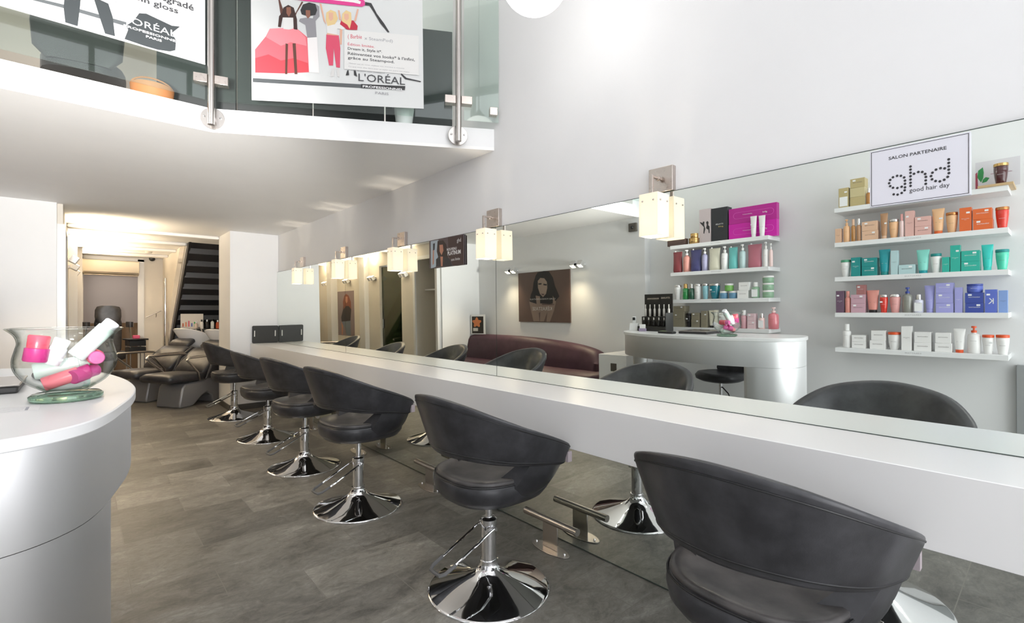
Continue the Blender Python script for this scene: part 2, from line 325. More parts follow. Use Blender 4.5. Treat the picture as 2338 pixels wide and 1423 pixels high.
POLY_K= [('kskin', [(5.26, 1.392), (5.148, 1.492), (5.022, 1.476), (4.99, 1.338), (4.75, 1.335), (4.747, 1.469), (4.716, 1.383), (4.752, 1.262), (4.839, 1.096), (4.908, 1.095), (4.888, 1.238), (4.96, 1.101), (5.04, 1.1), (5.028, 1.238), (5.063, 1.226), (5.048, 1.103), (5.175, 1.101), (5.226, 1.264)]), ('khair', [(5.068, 1.816), (4.944, 1.827), (4.841, 1.812), (4.767, 1.725), (4.728, 1.602), (4.68, 1.516), (4.648, 1.454), (4.749, 1.372), (4.834, 1.349), (4.989, 1.363), (5.114, 1.358), (5.251, 1.392), (5.221, 1.494), (5.183, 1.556), (5.162, 1.67), (5.114, 1.769)]), ('kskin2', [(5.071, 1.691), (5.017, 1.732), (4.938, 1.722), (4.887, 1.67), (4.88, 1.583), (4.908, 1.498), (4.97, 1.452), (5.031, 1.501), (5.07, 1.59)]), ('khair', [(5.063, 1.655), (4.992, 1.656), (4.998, 1.635), (5.058, 1.634)]), ('khair', [(4.957, 1.646), (4.888, 1.635), (4.893, 1.615), (4.957, 1.623)]), ('kskin3', [(5.013, 1.503), (4.934, 1.496), (4.969, 1.477)]), ('kskin', [(5.121, 1.479), (5.031, 1.464), (5.028, 1.238), (5.082, 1.213)]), ('kskin', [(4.772, 1.47), (4.724, 1.384), (4.775, 1.336)])]
POLY_G= [('gblue', [(-3.229, 1.847), (-3.12, 1.846), (-3.126, 1.726), (-3.162, 1.644), (-3.229, 1.638)]), ('gdark2', [(-2.993, 1.851), (-2.799, 1.844), (-2.799, 1.637), (-2.932, 1.637), (-2.987, 1.714)]), ('gdark', [(-3.156, 1.647), (-3.156, 1.702), (-3.114, 1.719), (-3.01, 1.716), (-2.965, 1.681), (-2.938, 1.638)]), ('ghair', [(-3.132, 1.838), (-3.056, 1.836), (-3.016, 1.8), (-2.993, 1.74), (-2.999, 1.696), (-3.044, 1.713), (-3.09, 1.723), (-3.126, 1.72), (-3.144, 1.76)]), ('gskin', [(-3.106, 1.806), (-3.061, 1.804), (-3.053, 1.758), (-3.079, 1.725), (-3.104, 1.757)]), ('gskin', [(-3.096, 1.717), (-3.061, 1.715), (-3.067, 1.644), (-3.088, 1.644)]), ('gskin', [(-3.198, 1.785), (-3.182, 1.785), (-3.186, 1.672), (-3.204, 1.66)]), ('gdark', [(-3.196, 1.825), (-3.168, 1.825), (-3.174, 1.776), (-3.196, 1.772)])]
POLY_B= [('bjean', [(10.405, 1.129), (9.992, 1.132), (9.991, 0.731), (10.194, 0.724), (10.322, 0.924), (10.473, 0.732), (10.512, 0.901)]), ('bdark', [(10.341, 1.428), (10.022, 1.424), (9.941, 1.278), (9.997, 1.041), (10.458, 1.015), (10.477, 1.109), (10.373, 1.279)]), ('bhair', [(10.193, 1.611), (10.059, 1.571), (9.954, 1.441), (9.941, 1.278), (10.07, 1.352), (10.207, 1.352), (10.349, 1.279), (10.364, 1.447), (10.287, 1.576)]), ('gskin', [(10.232, 1.556), (10.114, 1.55), (10.12, 1.444), (10.181, 1.408), (10.247, 1.464)]), ('gskin', [(10.481, 1.034), (10.369, 0.923), (10.402, 0.735), (10.473, 0.732)])]
PRODUCTS=[
('R1', 'box', 1.236, 0.074, 2.122, 0.168, 'gold', 'white', '1', 'gold box with a white label on the upper ledge, above peach products'),
('R1', 'box', 1.138, 0.107, 2.122, 0.077, 'gold', '', '0', 'gold box at the bottom of the stack beside the salon sign'),
('R1', 'box', 1.138, 0.107, 2.199, 0.076, 'gold2', '', '0', 'gold box in the middle of the stack beside the salon sign'),
('R1', 'box', 1.137, 0.105, 2.275, 0.077, 'gold', '', '1', 'gold box on top of the stack beside the salon sign'),
('R1', 'bottle', 1.064, 0.036, 2.122, 0.138, 'amber', 'silver', '0', 'amber bottle half hidden behind the salon sign on the upper ledge'),
('R1', 'cup', 0.296, 0.081, 2.122, 0.166, 'maroon', 'goldc', '1', 'dark maroon tumbler bottle with gold cap on the wooden board'),
('R2', 'box', 1.277, 0.046, 1.829, 0.123, 'peach', '', '1', 'small peach box at the outer end of the peach and orange shelf'),
('R2', 'pump', 1.22, 0.051, 1.829, 0.195, 'peach2', 'peach2', '1', 'peach pump bottle beside the small peach box'),
('R2', 'bottle', 1.171, 0.032, 1.829, 0.189, 'amber', 'peach', '0', 'slim amber bottle between peach pump and brown spray bottle'),
('R2', 'bottle', 1.133, 0.036, 1.829, 0.189, 'tan', 'silver', '1', 'brown spray bottle with silver top on the peach shelf'),
('R2', 'box', 1.054, 0.11, 1.829, 0.078, 'peach', '', '1', 'wide peach box, lower of two beside the brown spray bottle'),
('R2', 'box', 1.056, 0.108, 1.907, 0.077, 'peach', '', '1', 'wide peach box, upper of two beside the brown spray bottle'),
('R2', 'tube', 0.962, 0.052, 1.829, 0.207, 'tan', 'peach', '1', 'tall tan tube standing beside the wide peach boxes'),
('R2', 'cup', 0.901, 0.067, 1.829, 0.15, 'peach2', 'silver', '1', 'peach tumbler bottle with silver cap beside the tan tube'),
('R2', 'bottle', 0.848, 0.03, 1.829, 0.184, 'palepink', 'pink', '1', 'slim pale pink bottle beside the tall pink box'),
('R2', 'box', 0.799, 0.057, 1.829, 0.2, 'pinkbox', '', '1', 'tall pink box on the peach and orange shelf'),
('R2', 'box', 0.719, 0.099, 1.829, 0.07, 'pinkbox', '', '1', 'pink box, lower of two beside the tall pink box'),
('R2', 'box', 0.719, 0.098, 1.899, 0.075, 'pinkbox', '', '1', 'pink box, upper of two beside the tall pink box'),
('R2', 'tube', 0.631, 0.076, 1.829, 0.193, 'peach2', 'orange', '1', 'peach tube with orange cap in the middle of its shelf'),
('R2', 'cup', 0.555, 0.071, 1.829, 0.153, 'peach2', 'copper', '1', 'peach tumbler bottle with copper cap beside the orange box'),
('R2', 'box', 0.478, 0.067, 1.829, 0.174, 'orange', '', '1', 'tall orange box beside the peach tumbler bottle'),
('R2', 'box', 0.386, 0.104, 1.829, 0.077, 'orange', '', '1', 'wide orange box, lower of two beside the red tumbler'),
('R2', 'box', 0.389, 0.103, 1.906, 0.077, 'orange', '', '1', 'wide orange box, upper of two beside the red tumbler'),
('R2', 'cup', 0.289, 0.074, 1.829, 0.15, 'redglass', 'copper', '1', 'clear red tumbler bottle at the end of the orange shelf'),
('R3', 'cup', 1.231, 0.074, 1.537, 0.145, 'white', 'greencap', '1', 'white tumbler bottle with green cap on the teal shelf'),
('R3', 'box', 1.153, 0.068, 1.537, 0.159, 'teal', '', '1', 'dark teal box beside the white bottle with green cap'),
('R3', 'box', 1.06, 0.106, 1.537, 0.078, 'teal', '', '1', 'dark teal box, lower of two beside the teal tube'),
('R3', 'box', 1.061, 0.104, 1.615, 0.07, 'teal', '', '1', 'dark teal box, upper of two beside the teal tube'),
('R3', 'tube', 0.962, 0.079, 1.537, 0.208, 'teal2', 'teal', '1', 'dark teal tube standing next to the pale blue box'),
('R3', 'box', 0.895, 0.047, 1.537, 0.192, 'paleteal', '', '1', 'tall pale blue box on the teal shelf'),
('R3', 'box', 0.817, 0.105, 1.537, 0.074, 'paleteal', '', '1', 'low pale blue box in front of the gap on the teal shelf'),
('R3', 'tube', 0.721, 0.081, 1.537, 0.183, 'mint', 'teal2', '1', 'mint tube with teal cap in the middle of the teal shelf'),
('R3', 'cup', 0.645, 0.067, 1.537, 0.146, 'white', 'teal', '1', 'white tumbler bottle with dark teal lid'),
('R3', 'box', 0.587, 0.043, 1.537, 0.114, 'green', '', '1', 'small green box beside the white bottle with teal lid'),
('R3', 'box', 0.534, 0.057, 1.537, 0.197, 'green', '', '1', 'tall green box on the teal shelf'),
('R3', 'box', 0.452, 0.103, 1.537, 0.072, 'green', '', '1', 'green box, lower of two beside the tall green box'),
('R3', 'box', 0.452, 0.102, 1.609, 0.078, 'green', '', '1', 'green box, upper of two beside the tall green box'),
('R3', 'tube', 0.364, 0.065, 1.537, 0.185, 'aqua', 'aqua', '1', 'bright aqua tube beside the green boxes'),
('R3', 'cup', 0.29, 0.074, 1.537, 0.144, 'aquaglass', 'teal', '1', "clear aqua tumbler bottle with dark cap at the shelf's end"),
('R4', 'box', 1.268, 0.059, 1.234, 0.186, 'mauve', '', '1', 'dark mauve box at the outer end of the pink and lilac shelf'),
('R4', 'bottle', 1.214, 0.042, 1.234, 0.182, 'salmon', 'salmon', '1', 'slim salmon spray bottle beside the dark mauve box'),
('R4', 'box', 1.139, 0.103, 1.234, 0.077, 'pinkgrey', '', '1', 'greyish pink box, bottom of the stack beside the salmon tube'),
('R4', 'box', 1.139, 0.102, 1.311, 0.074, 'pinkgrey', '', '1', 'greyish pink box, middle of the stack beside the salmon tube'),
('R4', 'box', 1.119, 0.062, 1.385, 0.08, 'brownpink', '', '1', 'brown pink box on top of the stack beside the salmon tube'),
('R4', 'tube', 1.042, 0.087, 1.234, 0.184, 'salmon', 'black', '1', 'salmon tube with black and silver cap'),
('R4', 'cup', 0.968, 0.058, 1.234, 0.144, 'redglass', 'silver', '1', 'clear red tumbler bottle on the pink and lilac shelf'),
('R4', 'cup', 0.896, 0.076, 1.234, 0.146, 'pink', 'silver', '1', 'pink tumbler bottle beside the clear red one'),
('R4', 'pump', 0.818, 0.069, 1.234, 0.199, 'smoke', 'blue', '1', 'clear grey bottle with dark blue pump'),
('R4', 'bottle', 0.748, 0.06, 1.234, 0.141, 'lilacwhite', 'silver', '1', 'bottle with a large white label beside the lilac tube'),
('R4', 'tube', 0.682, 0.064, 1.234, 0.208, 'lilac', 'lilac', '1', 'lilac tube beside the three lilac boxes'),
('R4', 'box', 0.595, 0.102, 1.234, 0.072, 'lilac', '', '1', 'lilac box, bottom of the stack of three'),
('R4', 'box', 0.596, 0.101, 1.306, 0.075, 'lilac', '', '1', 'lilac box, middle of the stack of three'),
('R4', 'box', 0.596, 0.1, 1.381, 0.077, 'lilac', '', '1', 'lilac box, top of the stack of three'),
('R4', 'box', 0.516, 0.043, 1.234, 0.187, 'lilac', '', '1', 'tall slim lilac box beside the stack of three'),
('R4', 'box', 0.432, 0.1, 1.234, 0.07, 'blue', '', '1', 'blue box, lower of two under the blue jar'),
('R4', 'box', 0.433, 0.1, 1.304, 0.076, 'blue', '', '1', 'blue box directly under the blue jar'),
('R4', 'jar', 0.432, 0.091, 1.38, 0.064, 'blue2', 'blue', '1', 'blue jar on top of the two blue boxes'),
('R4', 'box', 0.345, 0.063, 1.234, 0.166, 'blue2', '', 'K', 'tall blue box with a large white letter'),
('R4', 'box', 0.284, 0.047, 1.234, 0.158, 'lightblue', '', '1', 'light blue box at the end of the pink and lilac shelf'),
('R5', 'bottle', 1.225, 0.062, 0.937, 0.2, 'white', 'white', '1', 'white spray can at the outer end of the lowest white shelf'),
('R5', 'box', 1.136, 0.1, 0.937, 0.054, 'white', '', '1', 'low white box, lower of the two beside the spray can'),
('R5', 'box', 1.136, 0.098, 0.991, 0.055, 'white', '', '1', 'low white box, upper of the two beside the spray can'),
('R5', 'box', 1.008, 0.105, 0.937, 0.071, 'white', '', '1', 'white box, lower of two beside the first cup with orange lid'),
('R5', 'box', 1.002, 0.097, 1.008, 0.08, 'white', '', '1', 'white box, upper of two beside the first cup with orange lid'),
('R5', 'cup', 0.904, 0.085, 0.937, 0.14, 'white', 'orange2', '1', 'white cup with orange lid between white boxes'),
('R5', 'box', 0.821, 0.065, 0.937, 0.191, 'white', '', '1', 'tall white box on the lowest shelf'),
('R5', 'box', 0.724, 0.105, 0.937, 0.066, 'white', '', '1', 'white box, lower of two beside the tall white box'),
('R5', 'box', 0.723, 0.102, 1.003, 0.082, 'white', '', '1', 'white box, upper of two beside the tall white box'),
('R5', 'box', 0.602, 0.1, 0.937, 0.068, 'white', '', '1', 'white box, lower of two beside the tube with orange cap'),
('R5', 'box', 0.604, 0.091, 1.005, 0.078, 'white', '', '1', 'white box, upper of two beside the tube with orange cap'),
('R5', 'tube', 0.514, 0.07, 0.937, 0.178, 'white', 'orange2', '1', 'white tube with orange cap'),
('R5', 'pump', 0.437, 0.078, 0.937, 0.198, 'white', 'orange2', '1', 'white bottle with orange pump'),
('R5', 'cup', 0.362, 0.066, 0.937, 0.137, 'white', 'orange2', '1', 'white cup with orange lid beside the orange pump bottle'),
('R5', 'cup', 0.288, 0.073, 0.937, 0.139, 'white', 'orange2', '1', 'white cup with orange lid at the very end of the shelf'),
('L1', 'box', 2.788, 0.222, 1.96, 0.07, 'brownbox', '', '0', 'low brown box under the wall lamp at the end of the upper shelf'),
('L1', 'jar', 2.61, 0.11, 1.96, 0.066, 'goldc', 'goldc', '0', 'small gold jar beside the pale box with dark figures'),
('L1', 'jar', 2.599, 0.083, 2.026, 0.047, 'goldc', 'goldc', '0', 'small gold jar standing on another gold jar'),
('L1', 'box', 2.489, 0.129, 1.96, 0.358, 'palebox', '', 'F', 'tall pale pink box with black dancing shapes'),
('L1', 'box', 2.335, 0.174, 1.96, 0.348, 'charcoal', '', 'G', 'tall charcoal box with gold and white print'),
('L1', 'box', 2.013, 0.467, 1.96, 0.158, 'magenta', '', 'H', 'wide magenta box, lower of two'),
('L1', 'box', 2.011, 0.466, 2.118, 0.155, 'magenta2', '', 'H', 'wide magenta box, upper of two'),
('L1', 'tube', 1.983, 0.062, 1.96, 0.205, 'white', 'white', '1', 'slim white tube in front of the magenta boxes beside its twin'),
('L1', 'tube', 1.905, 0.063, 1.96, 0.2, 'white', 'white', '1', 'slim white tube nearer the end of the shelf, by the magenta boxes'),
('L2', 'pouch', 2.791, 0.109, 1.668, 0.226, 'darkred', 'darkred', '0', 'dark red pouch at the outer end of its shelf'),
('L2', 'pump', 2.687, 0.082, 1.668, 0.239, 'peachp', 'white', '1', 'salmon bottle with white pump'),
('L2', 'pouch', 2.579, 0.124, 1.668, 0.229, 'indigo', 'indigo', '0', 'indigo pouch beside the salmon pump bottle'),
('L2', 'pump', 2.481, 0.063, 1.668, 0.237, 'lilacgrey', 'white', '1', 'lilac bottle with white pump'),
('L2', 'pouch', 2.377, 0.121, 1.668, 0.226, 'cream', 'cream', '0', 'cream pouch between two pump bottles'),
('L2', 'pump', 2.272, 0.07, 1.668, 0.235, 'white', 'white', '1', 'plain white pump bottle beside the cream pouch'),
('L2', 'pouch', 2.186, 0.09, 1.668, 0.216, 'aqua2', 'aqua2', '0', 'aqua pouch beside the white pump bottle'),
('L2', 'pump', 2.092, 0.06, 1.668, 0.237, 'paleaqua', 'white', '1', 'pale aqua bottle with white pump'),
('L2', 'pouch', 1.978, 0.135, 1.668, 0.225, 'rose', 'rose', '0', "wide rose pouch near the shelf's end"),
('L2', 'pump', 1.873, 0.049, 1.668, 0.236, 'white', 'white', '1', 'white pump bottle beside the wide rose pouch'),
('L2', 'pump', 1.825, 0.034, 1.668, 0.217, 'palepink', 'white', '1', 'slim pale pink pump bottle, last on its shelf'),
('L3', 'cup', 2.793, 0.076, 1.374, 0.159, 'white', 'silver', '1', 'white bottle with silver cap, first on the green shelf'),
('L3', 'bottle', 2.702, 0.067, 1.374, 0.169, 'greenglass', 'goldc', '1', 'green bottle with gold upper half'),
('L3', 'bottle', 2.631, 0.058, 1.374, 0.165, 'darkgreen', 'silver', '1', 'dark green glass bottle beside the white cup'),
('L3', 'cup', 2.562, 0.076, 1.374, 0.162, 'white', 'silver', '1', 'white cup with silver cap on the green shelf'),
('L3', 'cup', 2.478, 0.065, 1.374, 0.16, 'paleblue', 'silver', '1', 'pale blue cup with silver cap'),
('L3', 'cup', 2.385, 0.107, 1.374, 0.157, 'tealglass', 'silver', '1', 'wide clear teal bottle'),
('L3', 'jar', 2.287, 0.08, 1.374, 0.077, 'steelblue', 'white', '1', 'small blue jar with white lid beside the teal bottle'),
('L3', 'jar', 2.192, 0.087, 1.374, 0.076, 'steelblue', 'white', '1', 'small blue jar with white lid beside the white boxes'),
('L3', 'jar', 2.234, 0.087, 1.451, 0.074, 'lime', 'white', '1', 'lime green jar standing on the two blue jars'),
('L3', 'box', 2.085, 0.107, 1.374, 0.078, 'white', '', '1', 'white box, lower of two on the green shelf'),
('L3', 'box', 2.072, 0.103, 1.452, 0.08, 'white', '', '1', 'white box, upper of two on the green shelf'),
('L3', 'bottle', 1.972, 0.07, 1.374, 0.153, 'sage', 'white', '1', 'sage green bottle with white label and cap'),
('L3', 'jar', 1.865, 0.102, 1.374, 0.073, 'sage', 'white', '1', 'sage green jar with white lid, bottom of the stack'),
('L3', 'jar', 1.865, 0.102, 1.447, 0.068, 'sage', 'white', '1', 'sage green jar with white lid, middle of the stack'),
('L3', 'jar', 1.864, 0.102, 1.515, 0.068, 'sage', 'white', '1', 'sage green jar with white lid, top of the stack'),
('L4', 'box', 2.773, 0.136, 1.077, 0.166, 'taupe', '', '1', "taupe box, lower of the pair at the shelf's outer end"),
('L4', 'box', 2.766, 0.139, 1.243, 0.062, 'taupe', '', '1', "taupe box, upper of the pair at the shelf's outer end"),
('L4', 'cup', 2.662, 0.066, 1.077, 0.149, 'black', 'black', '1', 'black bottle on the lowest shelf behind the desk'),
('L4', 'box', 2.579, 0.097, 1.077, 0.085, 'taupe', '', '1', 'small taupe box, lower of two beside the black bottle'),
('L4', 'box', 2.577, 0.095, 1.162, 0.069, 'taupe', '', '1', 'small taupe box, upper of two beside the black bottle'),
('L4', 'box', 2.483, 0.069, 1.077, 0.174, 'taupe', '', '1', 'tall taupe box beside the cream tube'),
('L4', 'tube', 2.41, 0.059, 1.077, 0.18, 'cream', 'black', '1', 'cream tube with dark cap'),
('L4', 'box', 2.361, 0.031, 1.077, 0.183, 'cream', '', '0', 'slim cream box beside the cream tube'),
('L4', 'cup', 2.3, 0.071, 1.077, 0.152, 'clearish', 'silver', '0', 'clear bottle with silver cap behind the glass bowl'),
('L4', 'box', 2.147, 0.051, 1.077, 0.133, 'pinkgrey', '', '1', 'pale pink box behind the glass bowl'),
('L4', 'bottle', 2.083, 0.055, 1.077, 0.18, 'palerose', 'white', '1', 'pale rose dropper bottle'),
('L4', 'box', 2.005, 0.079, 1.077, 0.077, 'palerose2', '', '1', 'pale rose box, lower of two'),
('L4', 'box', 2.006, 0.07, 1.154, 0.071, 'palerose2', '', '1', 'pale rose box, upper of two'),
('L4', 'bottle', 1.917, 0.057, 1.077, 0.149, 'palepink', 'silver', '1', 'pale pink bottle with white label'),
('L4', 'pump', 1.818, 0.096, 1.077, 0.206, 'rosepink', 'palepink', '1', "large clear pink bottle with pump at the shelf's end"),
]
DOTS = [(0.3858, 1.73), (0.3829, 1.7404), (0.3755, 1.7478), (0.3646, 1.7502), (0.3547, 1.7481), (0.3462, 1.741), (0.3441, 1.7303), (0.3441, 1.7198), (0.3441, 1.7082), (0.3528, 1.7121), (0.364, 1.7099), (0.3755, 1.7129), (0.3829, 1.7198), (0.3451, 1.699), (0.3528, 1.6916), (0.3633, 1.6881), (0.3737, 1.6908), (0.3299, 1.7731), (0.3299, 1.763), (0.3299, 1.7528), (0.3299, 1.7416), (0.3299, 1.7309), (0.3299, 1.7202), (0.3299, 1.7103), (0.321, 1.7477), (0.3102, 1.7512), (0.3004, 1.7491), (0.2933, 1.7413), (0.2915, 1.7315), (0.2919, 1.7205), (0.2919, 1.7095), (0.2369, 1.7745), (0.2369, 1.7635), (0.2369, 1.7528), (0.2369, 1.7426), (0.2365, 1.7318), (0.2392, 1.7208), (0.2475, 1.7133), (0.2578, 1.7105), (0.268, 1.7136), (0.2765, 1.7208), (0.2789, 1.7314), (0.2755, 1.7414), (0.267, 1.7492), (0.2562, 1.7514), (0.2465, 1.7485)]
# ================================================================== THE SETTING
struct('floor', MB().box(-1.3, 2.3, -1.7, 14.2, -.1, 0), SLATE, smooth=0)
# mirror wall: set back a little below counter height where the lower mirrors hang
struct('wall_mirror_side', MB().box(XW + .004, 2.25, -1.6, 8.2, .86, 4.8).box(2.06, 2.25, -1.6, 8.2, 0, .86).box(XW + .004, 2.25, 8.2, 14.2, 0, 4.8), WHITE, smooth=0)
struct('wall_shelf_side', MB().box(XS - .2, XS, -1.6, 3.28, 0, 4.8), WHITE, smooth=0)
struct('wall_bench_side', MB().box(XS - .2, XB, 3.28, 6.5, 0, LOW).box(XS - .2, XB, 3.44, 12.0, LOW, 4.8), WHITE, smooth=0)
struct('wall_closet_side', MB().box(XB, -.194, 6.5, 6.56, 0, LOW), WHITE, smooth=0)
struct('wall_back_room_side', MB().box(-.3, -.15, 7.27, 7.72, 0, LOW).box(-.3, -.15, 8.56, 12.0, 0, LOW)
       .box(-.3, -.15, 7.72, 8.56, 2.12, LOW), CREAM, smooth=0)
struct('wall_closet_inside', MB().box(-1.0, -.94, 6.56, 7.33, 0, LOW).box(-.94, -.3, 7.27, 7.33, 0, LOW).box(-.3, -.15, 6.56, 7.27, 2.14, LOW), CREAM, smooth=0)
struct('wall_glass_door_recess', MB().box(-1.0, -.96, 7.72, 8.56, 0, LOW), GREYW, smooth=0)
struct('pillar_beside_counter', MB().box(1.449, XW + .004, 7.25, 7.95, 0, LOW), WHITE, smooth=0)
struct('baseboard_pillar', MB().box(1.437, XW, 7.238, 7.25, 0, .075).box(1.437, 1.449, 7.25, 7.95, 0, .075), mat('slate_skirting', (.07, .068, .06), .5), smooth=0)
for y, x1 in ((9.03, -.06), (10.6, -.01)):
    struct('pillar_back_wall', MB().box(-.16, x1, y, y + .24, 0, LOW), TRIMW, smooth=0)
struct('wall_back', MB().box(-.3, -.02, 12.0, 12.12, 0, LOW).box(.84, 2.1, 12.0, 12.12, 0, LOW).box(-.02, .84, 12.0, 12.12, 2.29, LOW), CREAM, smooth=0)
struct('trim_1', MB().box(.80, .90, 11.97, 12.0, 0, 2.33).box(-.06, .90, 11.97, 12.0, 2.29, 2.35).box(-.06, -.0, 11.97, 12.0, 0, 2.33), TRIMW, smooth=0)
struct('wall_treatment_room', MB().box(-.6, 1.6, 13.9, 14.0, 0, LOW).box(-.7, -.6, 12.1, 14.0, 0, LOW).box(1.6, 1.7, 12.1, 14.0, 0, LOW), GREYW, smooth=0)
WAINS = mat('brown_wainscot', (.20, .12, .055), .5)
struct('trim_2', MB().box(-.6, 1.6, 13.86, 13.9, 0, 1.06), WAINS, smooth=0)
# low ceiling = mezzanine slab, with its angled edge
EDGE = [(-1.24, 3.37), (.576, 3.347), (2.007, 2.514), (2.25, 2.37)]
struct('ceiling_low', MB().prism(EDGE + [(2.25, 14.2), (-1.24, 14.2)], LOW, LOW + .02), CEIL, smooth=0)
struct('floor_mezzanine', MB().prism(EDGE + [(2.25, 14.2), (-1.24, 14.2)], LOW + .02, MEZ), WHITE, smooth=0)
# shallow strips added across the rear low ceiling to shape bands of shade
for i, y in enumerate((7.9, 8.95, 10.05, 11.1)):
    struct('trim_%d' % (i + 3), MB().box(-.15, 1.449 if y < 7.95 else 1.2, y, y + .16, LOW - .045, LOW), CEIL, smooth=0, bev=.02)
struct('ceiling_high', MB().box(-1.3, 2.3, -1.7, 12.2, 4.8, 4.9), CEIL, smooth=0)
struct('wall_mezzanine_back', MB().box(-1.24, 2.25, 7.6, 7.7, MEZ, 4.8), mat('beige_mezzanine_wall', (.55, .50, .44), .6), smooth=0)
# shopfront behind the photographer: posts, transom and panes
struct('window_1', MB().box(-1.04, -.98, -1.66, -1.58, 0, 4.8).box(.05, .11, -1.66, -1.58, 0, 4.8).box(1.1, 1.16, -1.66, -1.58, 0, 4.8).box(1.98, 2.05, -1.66, -1.58, 0, 4.8)
       .box(-1.04, 2.05, -1.66, -1.58, 2.3, 2.38).box(-1.04, 2.05, -1.66, -1.58, 0, .12).box(-1.04, 2.05, -1.66, -1.58, 4.7, 4.8), mat('dark_window_frame', (.05, .05, .055), .4), smooth=0)

# ------------------------------------------------------------------ mirrors
def mirror(y0, y1, z0, z1, label):
    xm = lambda z: XW - TILT * (z - .87)
    t = thing('wall_mirror', label, 'mirror', (XW, (y0 + y1) / 2, z0), group='mirror panels above the counter' if z1 > 1 else 'mirror panels below the counter')
    b = [(xm(z) - XW, y, z - z0) for z in (z0, z1) for y in (y0 - (y0 + y1) / 2, y1 - (y0 + y1) / 2)]
    f = MB().add([b[0], b[1], b[3], b[2]], [(0, 2, 3, 1)[::-1] if False else (0, 1, 2, 3)])
    obj('mirror_face', f, MIRROR, t, smooth=0)
    e = MB(); q = [(x + .0008, y, z) for x, y, z in b] + [(x + .006, y, z) for x, y, z in b]
    e.add(q, [(0, 1, 5, 4), (2, 6, 7, 3), (0, 4, 6, 2), (1, 3, 7, 5), (4, 5, 7, 6), (0, 2, 3, 1)])
    obj('backing', e, MIRROR_EDGE, t, smooth=0)
    if z1 > 1:
        for zz in (z0, z1): obj('edge_channel', MB().box(xm(zz) - XW - .0012, xm(zz) - XW + .006, y0 - (y0 + y1) / 2, y1 - (y0 + y1) / 2, zz - z0 - .0012, zz - z0 + .0012), MIRROR_EDGE, t, smooth=0)
    else: obj('edge_channel', MB().box(xm(z0) - XW - .0012, xm(z0) - XW + .006, y0 - (y0 + y1) / 2, y1 - (y0 + y1) / 2, -.002, .003), MIRROR_EDGE, t, smooth=0)
    return t
g = .002
mirror(4.904 + g, 7.247, .881, 1.855, 'large wall mirror above the counter, the panel against the white pillar')
mirror(2.461 + g, 4.904 - g, .881, 1.855, 'large wall mirror above the counter, middle panel with the small woman poster stuck on it')
mirror(.02, 2.461 - g, .881, 1.855, 'large wall mirror above the counter, panel reflecting the product shelves and reception desk')
mirror(4.904 + g, 7.247, .004, .664, 'lower mirror between floor and counter, panel beside the white pillar')
mirror(2.461 + g, 4.904 - g, .004, .664, 'lower mirror between floor and counter, middle panel behind the foot rests')
mirror(.02, 2.461 - g, .004, .664, 'lower mirror between floor and counter, panel behind the two nearest styling chairs')

# ------------------------------------------------------------------ counter
ct = obj('styling_counter', MB().box(1.686, XW - .0005, -.6, 7.246, .668, .8792), GLOSSW, bev=.002)
tag(ct, 'long thick white glossy shelf counter running along the whole mirror wall', 'counter')

# ------------------------------------------------------------------ wall lamps
def wall_lamp(y, label):
    t = thing('wall_lamp', label, 'wall lamp', (XW + .004, y, 1.645), group='cube wall lamps over the mirrors')
    obj('back_plate', MB().box(-.03, 0, -.062, .062, .212, .328), NICKEL, t, bev=.002)
    a = MB().box(-.105, -.03, -.006, .006, .268, .278).box(-.108, -.096, -.008, .008, .185, .278).cyl((-.06, 0, .273), (-.048, 0, .273), .013)
    obj('arm', a, NICKEL, t, bev=.001)
    # opal glass box, open below
    x0, x1, y0, y1, h, th = -.130, -.034, -.048, .048, .192, .004
    s = MB().box(x0, x1, y0, y0 + th, 0, h).box(x0, x1, y1 - th, y1, 0, h).box(x0, x0 + th, y0 + th, y1 - th, 0, h).box(x1 - th, x1, y0 + th, y1 - th, 0, h)
    s.box(x0 + th, x1 - th, -.009, .009, h - .008, h - .003)
    obj('lamp_shade', s, OPAL, t, smooth=0, bev=.0015)
    for px, py in ((-.11, -.0505), (-.054, -.0505), (x0 - .0025, -.028), (x0 - .0025, .028)):
        p = MB()
        p.sphere((px, py, h - .034), .0042, 10, 6)
        obj('pin', p, STEEL, t)
    b = MB().sphere((-.082, 0, .052), .017, 14, 8).cyl((-.082, 0, .065), (-.082, 0, .1), .01)
    obj('bulb', b, mat('lit_bulb', (1, .9, .7), .3, emit=(1, .86, .62), es=5), t)
    l = bpy.data.lights.new('lamp_glow', 'POINT'); l.energy = 24; l.color = (1, .88, .72); l.shadow_soft_size = .019
    lo = bpy.data.objects.new('lamp_glow', l); C.objects.link(lo); lo.parent = t; lo.location = (-.082, 0, .052)
    return t
lp = None
LAMPS = [(1.24, 'nickel wall lamp with white glass cube shade, largest, beside the mirrored magenta boxes'),
         (2.475, 'nickel wall lamp with white glass cube shade, over the mirror joint beside the small poster'),
         (3.70, 'nickel wall lamp with white glass cube shade, beyond the small poster'),
         (4.92, 'nickel wall lamp with white glass cube shade, second from the pillar'),
         (6.19, 'nickel wall lamp with white glass cube shade, next to the pillar')]
for y, lab in LAMPS:
    lp = wall_lamp(y, lab)

# ------------------------------------------------------------------ pendant globe
t = thing('pendant_lamp', 'glowing round white globe pendant lamp hanging in the high space', 'pendant lamp', (1.53, 1.58, 2.81))
obj('globe', MB().sphere((0, 0, 0), .155, 40, 24), GLOBE, t)
obj('cord', MB().cyl((0, 0, .19), (0, 0, 1.98), .004, 8), BLACKP, t)
obj('lamp_cap', MB().lathe([(.05, .148), (.05, .165), (.02, .2), (.006, .22)]), STEEL, t)
